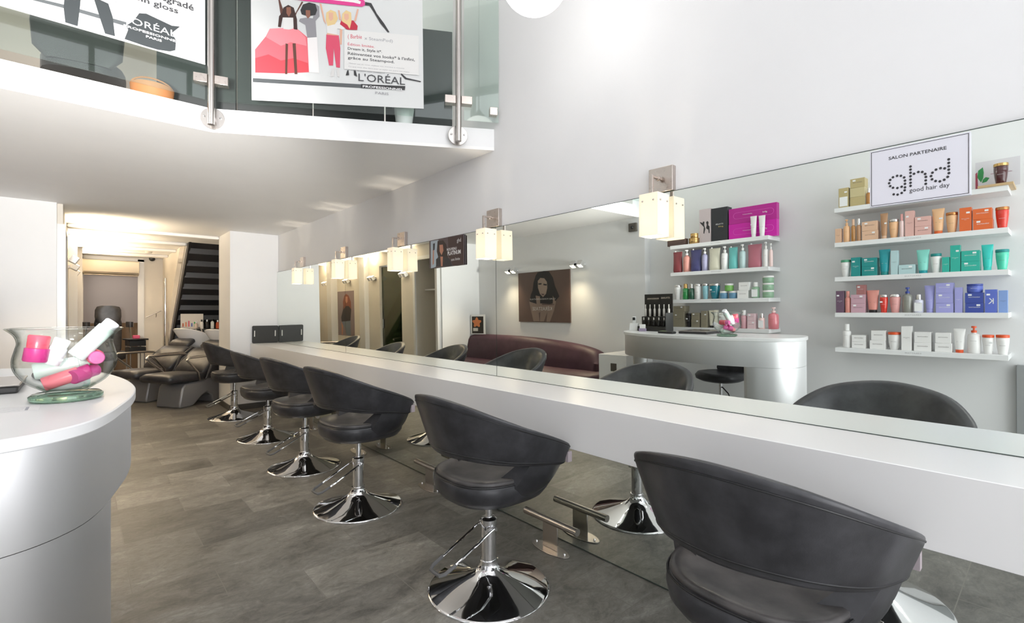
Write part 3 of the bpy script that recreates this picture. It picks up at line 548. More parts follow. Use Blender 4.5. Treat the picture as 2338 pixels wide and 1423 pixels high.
# unseen spotlights added high on the shelf wall to fill counter and floor
for y, ty, lab in ((-.3, 1.3, 'added fill spotlight, white cylinder high on the shelf wall by the shopfront'), (1.2, 2.9, 'added fill spotlight, white cylinder high above the larger product display'), (2.6, 5.2, 'added fill spotlight, white cylinder high above the shelves behind the desk')):
    t = thing('fill_spotlight', lab, 'wall spotlight', (XS, y, 3.05), 0, 'added fill spotlights high on the shelf wall')
    d = (Vector((1.62, ty, .75)) - Vector((XS + .16, y, 3.05))).normalized()
    obj('bracket', MB().box(0, .03, -.05, .05, -.05, .05).cyl((.03, 0, 0), (.14, 0, 0), .012), TRIMW, t, bev=.003)
    obj('spot_head', MB().cyl(Vector((.16, 0, 0)) - d * .07, Vector((.16, 0, 0)) + d * .06, .045, 28), TRIMW, t)
    l = bpy.data.lights.new('fill_spot', 'SPOT'); l.energy = 14; l.spot_size = R(85); l.spot_blend = .9; l.color = (1, .98, .95); l.shadow_soft_size = .12
    lo = bpy.data.objects.new('fill_spot', l); C.objects.link(lo); lo.parent = t; lo.location = Vector((.16, 0, 0)) + d * .09; lo.rotation_euler = d.to_track_quat('-Z', 'Y').to_euler()
# ================================================================== STYLING CHAIRS
def chair_proto():
    t = thing('styling_chair', 'x', 'salon chair', (0, 0, 0), 0, 'black styling chairs along the counter')
    # plan and heights of the wrap-around back, from the back centre round to the arm tip:
    # top x, top y, bottom x, bottom y, z top, z bottom
    K = [(-.345, 0, -.265, 0, .945, .668), (-.275, .225, -.215, .165, .912, .664), (-.105, .338, -.095, .262, .838, .646),
         (.075, .352, .06, .305, .768, .628), (.195, .335, .185, .298, .716, .606), (.232, .306, .224, .275, .688, .612)]
    full = smooth_keys([(a, -b, c, -d, e, f) for a, b, c, d, e, f in K[:0:-1]] + K, 7)
    def ring_at(i, shrink=1.0):
        a = full[i]; p = full[max(i - 1, 0)]; q = full[min(i + 1, len(full) - 1)]
        tx, ty = q[0] - p[0], q[1] - p[1]; L = math.hypot(tx, ty); nx, ny = -ty / L, tx / L      # inward normal
        if (nx * (0.03 - a[0]) + ny * (0 - a[1])) < 0: nx, ny = -nx, -ny
        th = .062; oT = Vector((a[0], a[1], a[4])); oB = Vector((a[2], a[3], a[5]))
        iT = oT + Vector((nx, ny, 0)) * th * .8 + Vector((0, 0, -.006)); iB = oB + Vector((nx, ny, 0)) * th + Vector((0, 0, .006))
        cen = (oT + oB + iT + iB) / 4; out = []
        for u, v in sup(24, 5.5):
            A = oB.lerp(iB, (u + 1) / 2); B = oT.lerp(iT, (u + 1) / 2); P = A.lerp(B, (v + 1) / 2); out.append(cen + (P - cen) * shrink)
        return out
    n = len(full); rs = [[tuple(p) for p in ring_at(i)] for i in range(n)]
    def endcap(i, d):
        a = full[i]; b = full[i - d]; dirv = Vector((a[0] - b[0], a[1] - b[1], (a[4] - b[4] + a[5] - b[5]) / 2)).normalized(); res = []
        for s_, off in ((.93, .012), (.78, .022), (.5, .029), (.2, .031)):
            res.append([tuple(p + dirv * off) for p in ring_at(i, s_)])
        return res
    rs = endcap(0, -1)[::-1] + rs + endcap(n - 1, 1)
    obj('backrest', MB().rings(rs), LEATHER, t, smooth=60)
    # piping along the upper and lower edge of the back
    def pipe(which):
        P = []
        for i in range(n):
            r = ring_at(i); P.append(r[which])
        return P
    idx = {}
    for nm, k in (('top_seam', 10), ('bottom_seam', 14)):
        obj(nm, MB().tube(pipe(k), .0028, 6), PIPING, t)
    # side wings joining the arm ends to the underside of the seat
    for s_ in (-1, 1):
        UP = smooth_keys([(.005, .285, .630), (.08, .303, .618), (.155, .302, .614), (.222, .275, .612)], 4)
        LO = smooth_keys([(-.13, .13, .452), (-.02, .175, .447), (.09, .16, .447), (.17, .10, .452)], 4)
        rs_ = []
        for (ux, uy, uz), (lx, ly, lz) in zip(UP, LO):
            o1_ = Vector((ux, uy * s_, uz + .02)); o2_ = Vector((lx, ly * s_, lz)); md = (o1_ + o2_) / 2 + Vector((.012, .022 * s_, -.022))
            inn_ = Vector((-.02, -.05 * s_, .0)) if True else None
            i1 = o1_ + Vector((-.01, -.05 * s_, 0)); i2 = Vector((lx * .8, ly * s_ * .75, lz + .05)); mi_ = (i1 + i2) / 2
            pts = smooth_keys([tuple(o2_), tuple(md), tuple(o1_)], 4) + smooth_keys([tuple(i1), tuple(mi_), tuple(i2)], 4)
            rs_.append(pts)
        obj('arm_wing', MB().rings(rs_ if s_ > 0 else rs_[::-1]), LEATHER, t, smooth=60)
    # seat
    def sring(sx, z, ex=2.7, dx=0):
        return [(.02 + dx + u * .262 * sx, v * .238 * sx, z) for u, v in sup(44, ex)]
    seat = [sring(.30, .446), sring(.72, .444), sring(.88, .455), sring(.97, .485), sring(1.0, .525), sring(.99, .548), sring(.965, .556)]
    obj('seat_shell', MB().rings(seat), LEATHER, t, smooth=60)
    cush = [sring(.95, .550), sring(.965, .561), sring(.955, .571), sring(.90, .576), sring(.75, .570), sring(.45, .560), sring(.12, .557)]
    obj('seat', MB().rings(cush), LEATHER_S, t, smooth=60)
    obj('seat_piping', MB().tube([(.02 + u * .262 * .985, v * .238 * .985, .555) for u, v in sup(44, 2.7)], .0035, 6, closed=True), PIPING, t)
    # column
    obj('post', MB().cyl((0, 0, .30), (0, 0, .446), .0165, 20), CHROME, t)
    obj('mounting_plate', MB().box(-.09, .09, -.07, .07, .432, .446), BLACKP, t, bev=.004)
    obj('pump_cylinder', MB().lathe([(.036, .10), (.036, .30), (.039, .303), (.039, .325), (.034, .33), (.02, .333)], n=32), CHROME, t)
    base = [(.285, 0), (.287, .004), (.285, .008), (.275, .012), (.22, .027), (.16, .046), (.11, .063), (.075, .079), (.056, .095), (.047, .11), (.043, .125), (.043, .135), (.037, .137)]
    obj('base', MB().lathe(base, n=96), CHROME, t, smooth=60)
    # foot pump lever: a wire loop pointing back
    lev = MB().tube([(-.01, .05, .293), (-.03, .052, .288), (-.19, .052, .216), (-.278, .050, .178), (-.296, .036, .171), (-.298, 0, .170), (-.296, -.036, .171), (-.278, -.050, .178), (-.19, -.052, .216), (-.03, -.052, .288), (-.01, -.05, .293)], .0052, 8)
    lev.cyl((-.004, -.06, .292), (-.004, .06, .292), .008, 10)
    lv = obj('pump_lever', lev, CHROME, t)
    obj('rubber_grip', MB().tube([(-.225, .052, .2), (-.278, .050, .178), (-.296, .036, .171), (-.298, 0, .170), (-.296, -.036, .171), (-.278, -.050, .178), (-.225, -.052, .2)], .0085, 8), RUBBER, lv)
    # little fabric tag at the arm
    tg = MB().box(.20, .226, -.321, -.306, .622, .668)
    obj('fabric_tag', tg, mat('tag_fabric', (.46, .40, .42), .7), t, smooth=0)
    return t
CH = chair_proto()
CHAIRS = [(1.44, .57, 0, 0, 'black leather styling chair, largest in view, cut off by the bottom of the photo'),
          (1.44, 1.80, 0, 0, 'second black leather styling chair, its round chrome base and pump lever in full view'),
          (1.385, 3.13, 6, .02, 'third black leather styling chair from the big one, before the mirrored burgundy bench'),
          (1.40, 4.23, 8, 0, 'black leather styling chair fourth along the counter, partly hidden by the third'),
          (1.435, 5.46, 6, -.03, 'black leather styling chair fifth along the counter, second from the white pillar'),
          (1.405, 6.80, 6, .0, 'black leather styling chair beside the white pillar')]
for i, (x, y, rz, dz, lab) in enumerate(CHAIRS):
    if i == 0:
        c = CH; c.location = (x, y, 0); c.rotation_euler = (0, 0, R(rz)); c['label'] = lab
    else:
        c = dup(CH, (x, y, 0), R(rz), lab)
    if dz:
        for ch in c.children:
            if ch.name.split('.')[0] in ('backrest', 'arm_wing', 'top_seam', 'bottom_seam', 'seat_shell', 'seat', 'seat_piping', 'mounting_plate', 'fabric_tag', 'post'): ch.location.z += dz

# ------------------------------------------------------------------ foot rests
def footrest(loc, lab):
    t = thing('foot_rest', lab, 'foot rest', loc, 0, 'steel foot rests on the floor under the counter')
    obj('bar', MB().cyl((0, -.197, .157), (0, .197, .157), .0195, 28), STEEL, t, smooth=50)
    obj('upright', MB().box(-.003, .003, -.055, .055, .006, .142), STEEL, t, bev=.001)
    obj('floor_plate', MB().prism([(.052 * math.cos(a) + (0), .135 * math.sin(a)) for a in [2 * math.pi * k / 36 for k in range(36)]], 0, .006), STEEL, t, bev=.0015)
    for sy in (-.105, .105): obj('screw', MB().lathe([(.006, .005), (.006, .012), (.003, .016)], (0, sy, 0), 12), CHROME, t)
    return t
fr = footrest((1.92, 1.862, 0), 'brushed steel foot rest in front of the second styling chair')
for y, lab in ((.63, 'brushed steel foot rest hidden behind the seat of the end chair'), (3.10, 'brushed steel foot rest behind the third styling chair'),
               (4.34, 'brushed steel foot rest behind the fourth styling chair'), (5.58, 'brushed steel foot rest behind the fifth styling chair'), (6.8, 'brushed steel foot rest nearest the white pillar')):
    dup(fr, (1.92, y, 0), label=lab)

# ================================================================== RECEPTION DESK
OUT = [(-.5, 1.46), (-.42, 1.40), (-.33, 1.372), (-.22, 1.362), (-.122, 1.374), (-.05, 1.41), (.01, 1.478), (.05, 1.58), (.08, 1.70), (.108, 1.83), (.126, 1.97), (.131, 2.10), (.122, 2.28),
       (.098, 2.46), (.06, 2.64), (-.0, 2.80), (-.08, 2.94), (-.17, 3.04), (-.27, 3.11), (-.40, 3.14), (-.52, 3.12)]
OUTs = smooth_keys(OUT, 4)
def inset(P, d):
    res = []
    for i, p in enumerate(P):
        a = P[max(i - 1, 0)]; b = P[min(i + 1, len(P) - 1)]; tx, ty = b[0] - a[0], b[1] - a[1]; L = math.hypot(tx, ty)
        res.append((p[0] - ty / L * d * 1.0, p[1] + tx / L * d))
    return res
t = thing('reception_desk', 'curved reception desk with white top and brushed steel front, beneath the glass bowl', 'desk', (0, 0, 0))
INB = [(-.52, 3.0), (-.52, 2.2), (-.52, 1.6)]
obj('desk_top', MB().prism(OUTs + INB, 1.022, 1.05), SATINW, t, smooth=30, bev=.003)
o1 = inset(OUTs, .012); o2 = inset(OUTs, .03)
ap = o1 + o2[::-1]
mb = MB(); n = len(o1)
rings = [[(o1[i][0], o1[i][1], .815), (o1[i][0], o1[i][1], 1.021), (o2[i][0], o2[i][1], 1.021), (o2[i][0], o2[i][1], .815)] for i in range(n)]
obj('apron', mb.rings(rings), DESKM, t, smooth=35)
def colm(cx, cy, rx, ry, name):
    rs = [[(cx + rx * math.cos(a), cy + ry * math.sin(a), z) for a in [2 * math.pi * k / 72 for k in range(72)]] for z in (0, .814)]
    obj(name, MB().rings(rs), DESKM, t, smooth=35)
CO = [p for p in o1 if p[1] < 1.67] + [(.055, 1.695), (.0, 1.74), (-.08, 1.768), (-.2, 1.79), (-.32, 1.765), (-.41, 1.70), (-.45, 1.6)]
obj('column', MB().prism(CO, 0, .8135), DESKM, t, smooth=40)
colm(-.43, 3.02, .055, .085, 'column')
obj('back_panel', MB().box(-.54, -.525, 1.7, 3.0, .9, 1.02), SATINW, t, smooth=0)

# glass bowl with hair care samples
BZ = 1.0502
t = thing('glass_bowl', 'clear flared glass bowl of pink and white samples with thick green foot', 'bowl', (-.035, 1.893, BZ), R(0))
bo = [(.078, .0), (.081, .006), (.078, .013), (.045, .02), (.05, .028), (.085, .052), (.108, .085), (.113, .115), (.107, .145), (.103, .165), (.110, .186), (.128, .203)]
bi = [(r - .003, z + .001) for r, z in bo[4:]][::-1]
ob = smooth_keys(bo[3:], 4)
inn = [(r - .0028, z + .002) for r, z in ob[4:]][::-1]
obj('bowl_glass', MB().lathe(ob + inn + [(.0, .0285)], n=64), GLASSB, t, smooth=80)
obj('foot', MB().lathe([(.002, .0), (.073, .0), (.081, .005), (.081, .014), (.073, .0205), (.03, .0235), (.002, .0235)], n=48), GLASSG, t, smooth=60)
def sample(name, p, d, r, L, col, cap, lab, capl=.3, flat=1.0):
    # small bottle lying at p along d
    m1 = mat('sample_' + col, hexc(PC[col]), .3); m2 = mat('sample_' + cap, hexc(PC[cap]), .3)
    th = thing(name, lab, 'sample bottle', p, 0, 'samples in the glass bowl')
    z = Vector(d).normalized(); x = z.cross(Vector((0, 0, 1))).normalized(); y = z.cross(x)
    M = Matrix(((x.x, y.x, z.x, 0), (x.y, y.y, z.y, 0), (x.z, y.z, z.z, 0), (0, 0, 0, 1)))
    b = MB().lathe([(r * .3, 0), (r * .92, 0), (r, r * .15), (r, L * (1 - capl)), (r * .8, L * (1 - capl) + .002)], n=24); b.v = [(v[0], v[1] * flat, v[2]) for v in b.v]; b.xf(M)
    obj('bottle_body', b, m1, th, smooth=45)
    c = MB().lathe([(r * .86, L * (1 - capl) + .001), (r * .9, L - .003), (r * .8, L), (r * .1, L)], n=24); c.xf(M)
    obj('cap', c, m2, th, smooth=45); return th
PC = dict(redpink='E0485E', magenta='C2307E', mintw='D9EAE2', whit='F1F0EE', paleg='C8D6CF', coral='EE7B86', clearw='DCDCE2', pinkm='D65A9E')
cx, cy = -.035, 1.893
sample('sample_bottle', (cx - .064, cy - .045, BZ + .115), (.14, 0, 1), .026, .072, 'magenta', 'redpink', 'red capped magenta sample bottle standing at the bowl wall', .5)
sample('sample_bottle', (cx - .035, cy - .03, BZ + .105), (.3, .02, .75), .021, .075, 'clearw', 'whit', 'clear sample bottle with white cap in the middle of the bowl', .35)
sample('sample_bottle', (cx + .018, cy - .04, BZ + .123), (.62, .12, .72), .022, .13, 'mintw', 'clearw', 'pale mint sample bottle leaning out over the bowl rim', .18)
sample('sample_bottle', (cx - .048, cy - .034, BZ + .05), (.93, .02, .33), .0195, .105, 'coral', 'magenta', 'coral sample bottle lying low against the glass', .26)
sample('sample_bottle', (cx - .07, cy + .012, BZ + .082), (.93, .05, .16), .023, .12, 'mintw', 'mintw', 'pale mint sample bottle lying across the bowl', .2)
sample('sample_bottle', (cx + .058, cy + .03, BZ + .12), (.08, -.95, -.02), .021, .082, 'redpink', 'pinkm', 'magenta capped bottle whose round end faces the desk front', .4)
sample('sample_bottle', (cx + .012, cy - .052, BZ + .066), (.55, .55, .16), .02, .075, 'magenta', 'pinkm', 'dark pink sample bottle at the bottom beside the coral one', .45)
sample('sample_bottle', (cx - .04, cy + .036, BZ + .052), (.93, -.3, .02), .019, .09, 'whit', 'whit', 'white sample bottle on the bottom of the bowl', .3)

sample('sample_bottle', (cx - .04, cy - .002, BZ + .046), (.96, .25, .03), .021, .09, 'whit', 'mintw', 'white sample bottle lying under the coral one', .2)
sample('sample_bottle', (cx + .0, cy + .045, BZ + .062), (.5, .6, .55), .02, .085, 'whit', 'clearw', 'white sample bottle at the back of the bowl', .3)
# things on the desk
pap = obj('paper_sheet', MB().box(-.205, -.085, 1.735, 1.83, BZ, BZ + .0004), mat('print_paper', (.78, .78, .77), .6), smooth=0)
tag(pap, 'white printed sheet lying flat on the reception desk by the bowl', 'paper')
INK = mat('faint_ink', (.35, .36, .40), .6)
for k in range(5): obj('printed_line', MB().box(-.195, -.12 + .004 * k, 1.745 + k * .016, 1.7458 + k * .016, BZ + .0004, BZ + .0006), INK, pap, smooth=0)
obj('printed_line', MB().box(-.112, -.106, 1.745, 1.80, BZ + .0004, BZ + .0006), INK, pap, smooth=0)
t = thing('clipboard_tray', 'flat black tray with silver edge on the reception desk', 'tray', (-.30, 2.26, BZ), 0)
obj('tray_body', MB().box(-.15, .15, -.13, .15, 0, .022), DGREY, t, bev=.006)
obj('rim', MB().box(-.154, .154, -.134, .154, .022, .028), STEEL, t, bev=.003)
t = thing('tester_rack', 'tall black display rack of dark bottles at the end of the reception desk', 'display rack', (-.40, 2.82, BZ), 0)
obj('back_board', MB().box(-.09, -.08, -.16, .17, 0, .385), mat('black_card', (.018, .016, .014), .4), t, smooth=0)
obj('tray', MB().box(-.08, .06, -.16, .17, 0, .05).box(-.08, -.02, -.16, .17, .05, .15), mat('black_card', (.018, .016, .014), .4), t, bev=.002)
obj('side_panel', MB().box(-.08, .06, -.166, -.16, 0, .19), DGREY, t, smooth=0)
text_fit('PROFESSIONNEL', (-.0799, 0, 0), (0, 1, 0), (0, 0, 1), .0, .33, .14, .345, mat('print_cream', (.7, .6, .5), .5), t)
text_fit('STYLING', (-.0799, 0, 0), (0, 1, 0), (0, 0, 1), -.13, .335, -.03, .352, mat('print_cream', (.7, .6, .5), .5), t)
def vial(loc, h, r, lab, col):
    b = thing('tester_bottle', lab, 'bottle', loc, 0, 'tester bottles in the black display rack')
    obj('bottle_body', MB().lathe([(r * .9, 0), (r, .003), (r, h * .6), (r * .4, h * .68), (r * .35, h * .72)], n=14), mat('tester_' + col, hexc({'silver': 'B9B4AE', 'black': '15120F', 'brown': '4A2F22'}[col]), .3), b)
    obj('cap', MB().lathe([(r * .45, h * .72), (r * .45, h), (r * .2, h)], n=12), mat('tester_capc', (.5, .47, .43), .3), b); return b
for k in range(6):
    vial((-.45, 2.685 + k * .055, BZ + .151), .125, .012, 'silver tester bottle in the upper tier of the black display rack', 'silver')
for k in range(5):
    vial((-.375, 2.695 + k * .06, BZ + .051), .09, .016, 'black tester bottle in the lower tier of the black display rack', 'black')
t = thing('card_terminal', 'white card terminal on a sloping stand at the end of the reception desk', 'card terminal', (-.385, 3.06, BZ), R(-20))
obj('stand', MB().extr([(-.05, 0), (.05, 0), (.02, .075), (-.0, .08)], (0, -.045, 0), (1, 0, 0), (0, 0, 1), -.09), mat('white_plastic', (.75, .75, .74), .35), t, bev=.004)
obj('handset', MB().box(-.012, .012, -.02, .02, .055, .15), mat('white_plastic', (.75, .75, .74), .35), t, bev=.005)
obj('screen', MB().box(.0122, .0135, -.014, .014, .11, .14), BLACKP, t, smooth=0)
t = thing('card_holder', 'small clear holder with white business cards on the reception desk', 'card holder', (-.30, 2.90, BZ), R(-15))
obj('holder', MB().box(-.02, .02, -.035, .035, 0, .03), mat('lilac_acrylic', (.30, .25, .36), .2), t, bev=.002)
obj('cards', MB().box(-.004, .004, -.03, .03, .03, .072), mat('print_paper', (.78, .78, .77), .6), t, smooth=0)
t = thing('phone_handset', 'black phone handset lying on the reception desk between bowl and display rack', 'phone', (-.10, 2.50, BZ), R(12))
obj('handset_body', MB().box(-.03, .03, -.09, .09, 0, .022), BLACKP, t, bev=.008)
obj('keypad', MB().box(-.02, .02, .02, .075, .022, .0235), mat('keys_lit', (.35, .45, .2), .4), t, smooth=0)

# stool behind the desk
t = thing('desk_stool', 'black padded swivel stool behind the reception desk', 'stool', (-.72, 2.28, 0), R(15))
def ell(rx, ry, z, ex=2.6, cxx=0): return [(cxx + u * rx, v * ry, z) for u, v in sup(36, ex)]
obj('seat', MB().rings([ell(.05, .05, .545), ell(.16, .17, .55), ell(.21, .22, .575), ell(.215, .23, .61), ell(.19, .205, .64), ell(.08, .08, .62)]), LEATHER, t, smooth=60)
obj('backrest', MB().rings([[(-.155 - .03 * k + .05 * abs(math.sin(a)) * (0), .18 * math.cos(a), .66 + .07 * math.sin(a)) for a in [2 * math.pi * j / 24 for j in range(24)]] for k in (0, .5, 1)]), LEATHER, t, smooth=60)
obj('back_strut', MB().tube([(-.05, 0, .53), (-.17, 0, .54), (-.19, 0, .62)], .01, 8), CHROME, t)
obj('post', MB().cyl((0, 0, .05), (0, 0, .546), .018), CHROME, t)
obj('height_lever', MB().tube([(0, -.02, .49), (.06, -.14, .45), (.09, -.19, .41)], .006, 8), BLACKP, t)
obj('foot_ring', MB().tube([(.15 * math.cos(a), .15 * math.sin(a), .2) for a in [2 * math.pi * j / 32 for j in range(32)]], .007, 8, closed=True), CHROME, t)
obj('base', MB().lathe([(.2, 0), (.2, .01), (.15, .025), (.04, .05), (.022, .07)], n=40), CHROME, t, smooth=60)
# ================================================================== PRODUCT SHELVES
ZR = [2.122, 1.829, 1.537, 1.234, .937]; ZL = [1.96, 1.668, 1.374, 1.077]
ORD = ['top', 'second', 'third', 'fourth', 'fifth']
SHT = mat('printed_grey', (.42, .42, .42), .5)
def shelf(y0, y1, z, lab, g):
    s = thing('wall_shelf', lab, 'shelf', (XS, (y0 + y1) / 2, z), 0, g); h = (y1 - y0) / 2
    obj('board', MB().box(0, .28, -h, h, -.038, 0), SHELFW, s, bev=.0015)
    text_fit('KÉRASTASE', (.2801, 0, -.03), (0, 1, 0), (0, 0, 1), -.05, .008, .05, .02, SHT, s)
for i, z in enumerate(ZR):
    shelf(.256, 1.297, z, '%s shelf of the larger display, with %s' % (ORD[i], ['gold boxes and the salon sign in front', 'peach and orange products', 'teal and green products', 'pink, lilac and blue products', 'white products with orange lids'][i]), 'shelves of the larger product display')
for i, z in enumerate(ZL):
    shelf(1.83, 2.845, z, '%s white shelf behind the desk, with %s' % (ORD[i], ['magenta and black boxes', 'pump bottles and pouches', 'green and blue jars', 'taupe and rose products'][i]), 'shelves behind the reception desk')
PCOL = dict(gold='B9A877', gold2='C7B98C', white='ECEAE8', amber='B07A3C', silver='C9C6C2', maroon='4A1F22', goldc='C9A46A', peach='DDB597', peach2='E9B98C', tan='B58A66',
            palepink='EBCFCB', pink='E2A4A0', pinkbox='DDAFA6', orange='DE6A33', copper='C98A56', redglass='D9382A', greencap='4F9C7A', teal='1F8C8A', teal2='1E9AA3', paleteal='B5D0D2',
            mint='86D6C8', green='2FAE9C', aqua='35C9BE', aquaglass='4FD0B0', mauve='6E5468', salmon='DE9488', pinkgrey='C9A2AE', brownpink='A9706E', black='1C1A1B', smoke='8C8C84',
            blue='3F4F9E', blue2='5E6FC4', lilacwhite='D8D8E6', lilac='A3A2DA', lightblue='86A2D8', orange2='E0582A', brownbox='5A463F', palebox='CDBFC0', charcoal='2B2D31', magenta='D020A8',
            magenta2='B82290', darkred='8C4044', peachp='DB9A8E', indigo='4A4A78', lilacgrey='A8A6C4', cream='DAD6C2', aqua2='6FC2BE', paleaqua='B7CFCF', rose='B9707E', greenglass='2E8A48',
            darkgreen='24553F', paleblue='8FBFC8', tealglass='1C7888', steelblue='6A96B4', lime='7DB860', sage='8FB094', taupe='8E8672', clearish='D5D2D0', palerose='D9A6AE', palerose2='DDBFC4', rosepink='DB8088')
GLASSY = {'redglass', 'aquaglass', 'maroon', 'greenglass', 'darkgreen', 'tealglass', 'rosepink', 'amber', 'smoke'}
def pm(c):
    base = hexc(PCOL[c])
    if c in ('silver',): return mat('product_silver', (.7, .68, .66), .22, .9)
    if c in ('goldc', 'copper'): return mat('product_' + c, base, .25, .8)
    if c in GLASSY: return mat('product_' + c, base, .12, coat=.6)
    return mat('product_' + c, base, .38)
STICK = mat('price_sticker', (.85, .85, .85), .5); DARKINK = mat('dark_ink', (.12, .10, .10), .5); WHITEINK = mat('white_ink', (.85, .85, .85), .5)
XF = -.79
def ring2(rx, ry, z, ex=2.0, n=20, cxx=0): return [(cxx + u * rx, v * ry, z) for u, v in sup(n, ex)]
for i, (sh, kind, y, wd, z, h, c1, c2, txt, lab) in enumerate(PRODUCTS):
    r = wd / 2 * .97; nm = {'box': 'product_box', 'cup': 'tumbler_bottle', 'bottle': 'product_bottle', 'pump': 'pump_bottle', 'tube': 'product_tube', 'jar': 'product_jar', 'pouch': 'refill_pouch'}[kind]
    dep = {'box': min(.10, max(wd, .045)), 'tube': r * 1.5, 'pouch': .07}.get(kind, 2 * r)
    if wd > .2: dep = .06
    xf = XF - (.055 if lab.startswith('wide magenta') or 'charcoal' in lab or 'dancing' in lab else 0)
    if sh == 'R1' and c1 == 'maroon': z += .018; h -= .018
    t = thing(nm, lab, kind if kind != 'cup' else 'bottle', (xf - dep / 2, y, z), 0, {'R': 'products in the larger display', 'L': 'products on the shelves behind the desk'}[sh[0]])
    m1 = pm(c1); m2 = pm(c2) if c2 else m1; e = .0004; d2 = dep / 2; fx = d2
    dark = c1 in ('teal', 'green', 'orange', 'mauve', 'blue', 'blue2', 'charcoal', 'magenta', 'magenta2', 'tealglass', 'black', 'maroon', 'teal2', 'brownpink', 'redglass', 'lilac', 'greenglass', 'darkgreen')
    ink = WHITEINK if dark else DARKINK
    if kind == 'box':
        obj('carton', MB().box(-d2, d2, -r, r, 0, h - .0005), m1, t, bev=.0012, segs=1)
    elif kind == 'cup':
        obj('bottle_body', MB().lathe([(r * .62, 0), (r * .66, .002), (r * .84, h * .35), (r * .95, h * .65), (r * .98, h * .84), (r * .9, h * .86)], n=24), m1, t, smooth=50); fx = r * .9
        obj('cap', MB().lathe([(r * .97, h * .862), (r, h * .87), (r, h * .985), (r * .95, h), (r * .1, h)], n=24), m2, t)
    elif kind == 'bottle':
        obj('bottle_body', MB().lathe([(r * .9, 0), (r, .003), (r, h * .66), (r * .8, h * .7), (r * .5, h * .72)], n=24), m1, t, smooth=50); fx = r
        obj('cap', MB().lathe([(r * .62, h * .721), (r * .62, h * .97), (r * .55, h), (r * .05, h)], n=20), m2, t)
    elif kind == 'pump':
        obj('bottle_body', MB().lathe([(r * .88, 0), (r * .95, .003), (r, h * .3), (r * .97, h * .62), (r * .8, h * .70), (r * .35, h * .73), (r * .33, h * .76)], n=24), m1, t, smooth=50); fx = r * .97
        p = MB().lathe([(r * .42, h * .761), (r * .42, h * .84), (r * .15, h * .85), (r * .15, h * .93), (r * .38, h * .935), (r * .38, h), (r * .1, h)], n=16)
        p.box(-.004, r * .9, -.006, .006, h * .945, h * .985); obj('pump_head', p, m2, t)
    elif kind == 'tube':
        obj('cap', MB().lathe([(r * .62, 0), (r * .66, .002), (r * .66, h * .12), (r * .6, h * .125)], n=20), m2, t); fx = r * .5
        obj('tube_body', MB().rings([ring2(r * .62, r * .66, h * .127), ring2(r * .68, r * .74, h * .2), ring2(r * .52, r * .85, h * .55), ring2(r * .2, r * .96, h * .88), ring2(r * .06, r, h * .96), ring2(r * .05, r, h)]), m1, t, smooth=50)
    elif kind == 'pouch':
        obj('bag', MB().rings([ring2(d2 * .8, r * .9, 0, 2.6), ring2(d2, r * .96, h * .12, 2.6), ring2(d2 * .8, r * .92, h * .45, 2.4), ring2(d2 * .4, r * .96, h * .8, 2.2), ring2(.003, r, h * .95), ring2(.002, r, h)]), m1, t, smooth=50)
        obj('spout_cap', MB().cyl((0, r * .55, h), (0, r * .55, h + .012), .008, 12), m2 if c2 != c1 else pm('white'), t); fx = d2 * .6
    elif kind == 'jar':
        obj('jar_body', MB().lathe([(r * .9, 0), (r * .97, .003), (r, h * .5), (r * .97, h * .74), (r * .9, h * .75)], n=28), m1, t, smooth=50); fx = r
        obj('cap', MB().lathe([(r * .98, h * .752), (r, h * .77), (r, h * .97), (r * .95, h - .0006), (r * .1, h - .0006)], n=28), m2, t)
    Y, Z = (0, 1, 0), (0, 0, 1)
    if txt == '1' and (kind == 'box' or wd > .04):
        hw = min(r * .62, .034) if kind == 'box' else r * .42
        zt = h * (.52 if kind in ('box', 'bottle') else .45)
        text_fit('KÉRASTASE', (fx + (.0004 if kind == 'box' else .0012), 0, zt), Y, Z, -hw, 0, hw, hw * .26, ink, t)
        if kind == 'box' and h > .1: text_fit('PARIS', (fx + .0004, 0, zt), Y, Z, -hw * .3, -hw * .36, hw * .3, -hw * .2, ink, t)
    if txt == 'K': text_fit('K', (fx + .0004, 0, h * .38), Y, Z, -.014, 0, .014, .04, WHITEINK, t)
    if txt == 'F':
        flats([('dkf', [(-.03, .16), (-.012, .175), (-.02, .21), (-.012, .235), (-.026, .25), (-.04, .235), (-.036, .205), (-.05, .19), (-.05, .12), (-.04, .12), (-.036, .16)]),
               ('dkf', [(.012, .19), (.05, .235), (.055, .25), (.025, .235), (.02, .25), (.004, .245), (.008, .215), (-.004, .17), (.008, .12), (.018, .125)])], (fx, 0, -.02), Y, Z, dict(dkf='2A2728'), t)
    if txt == 'G':
        text_fit('STYLER', (fx + .0004, 0, h * .5), Y, Z, -.04, 0, .04, .012, WHITEINK, t)
        text_fit('gold', (fx + .0004, 0, h * .5), Y, Z, -.04, -.03, .01, -.012, mat('gold_ink', (.6, .45, .15), .4), t)
    if txt == 'H':
        P = [(-.17 + .03 * math.cos(a), .078 + .03 * math.sin(a)) for a in [math.pi / 2 + math.pi * k / 10 for k in range(11)]] + [(.15 + .03 * math.cos(a), .078 + .03 * math.sin(a)) for a in [-math.pi / 2 + math.pi * k / 10 for k in range(11)]]
        obj('outline_print', MB().tube([(fx + .0005, a, b) for a, b in P], .0011, 5, closed=True), mat('pink_ink', hexc('F07AD8'), .4), t)
        text_fit('ghd', (fx + .0004, 0, .07), Y, Z, -.14, 0, -.1, .018, WHITEINK, t); text_fit('platinum+', (fx + .0004, 0, .07), Y, Z, .0, .006, .09, .018, WHITEINK, t)
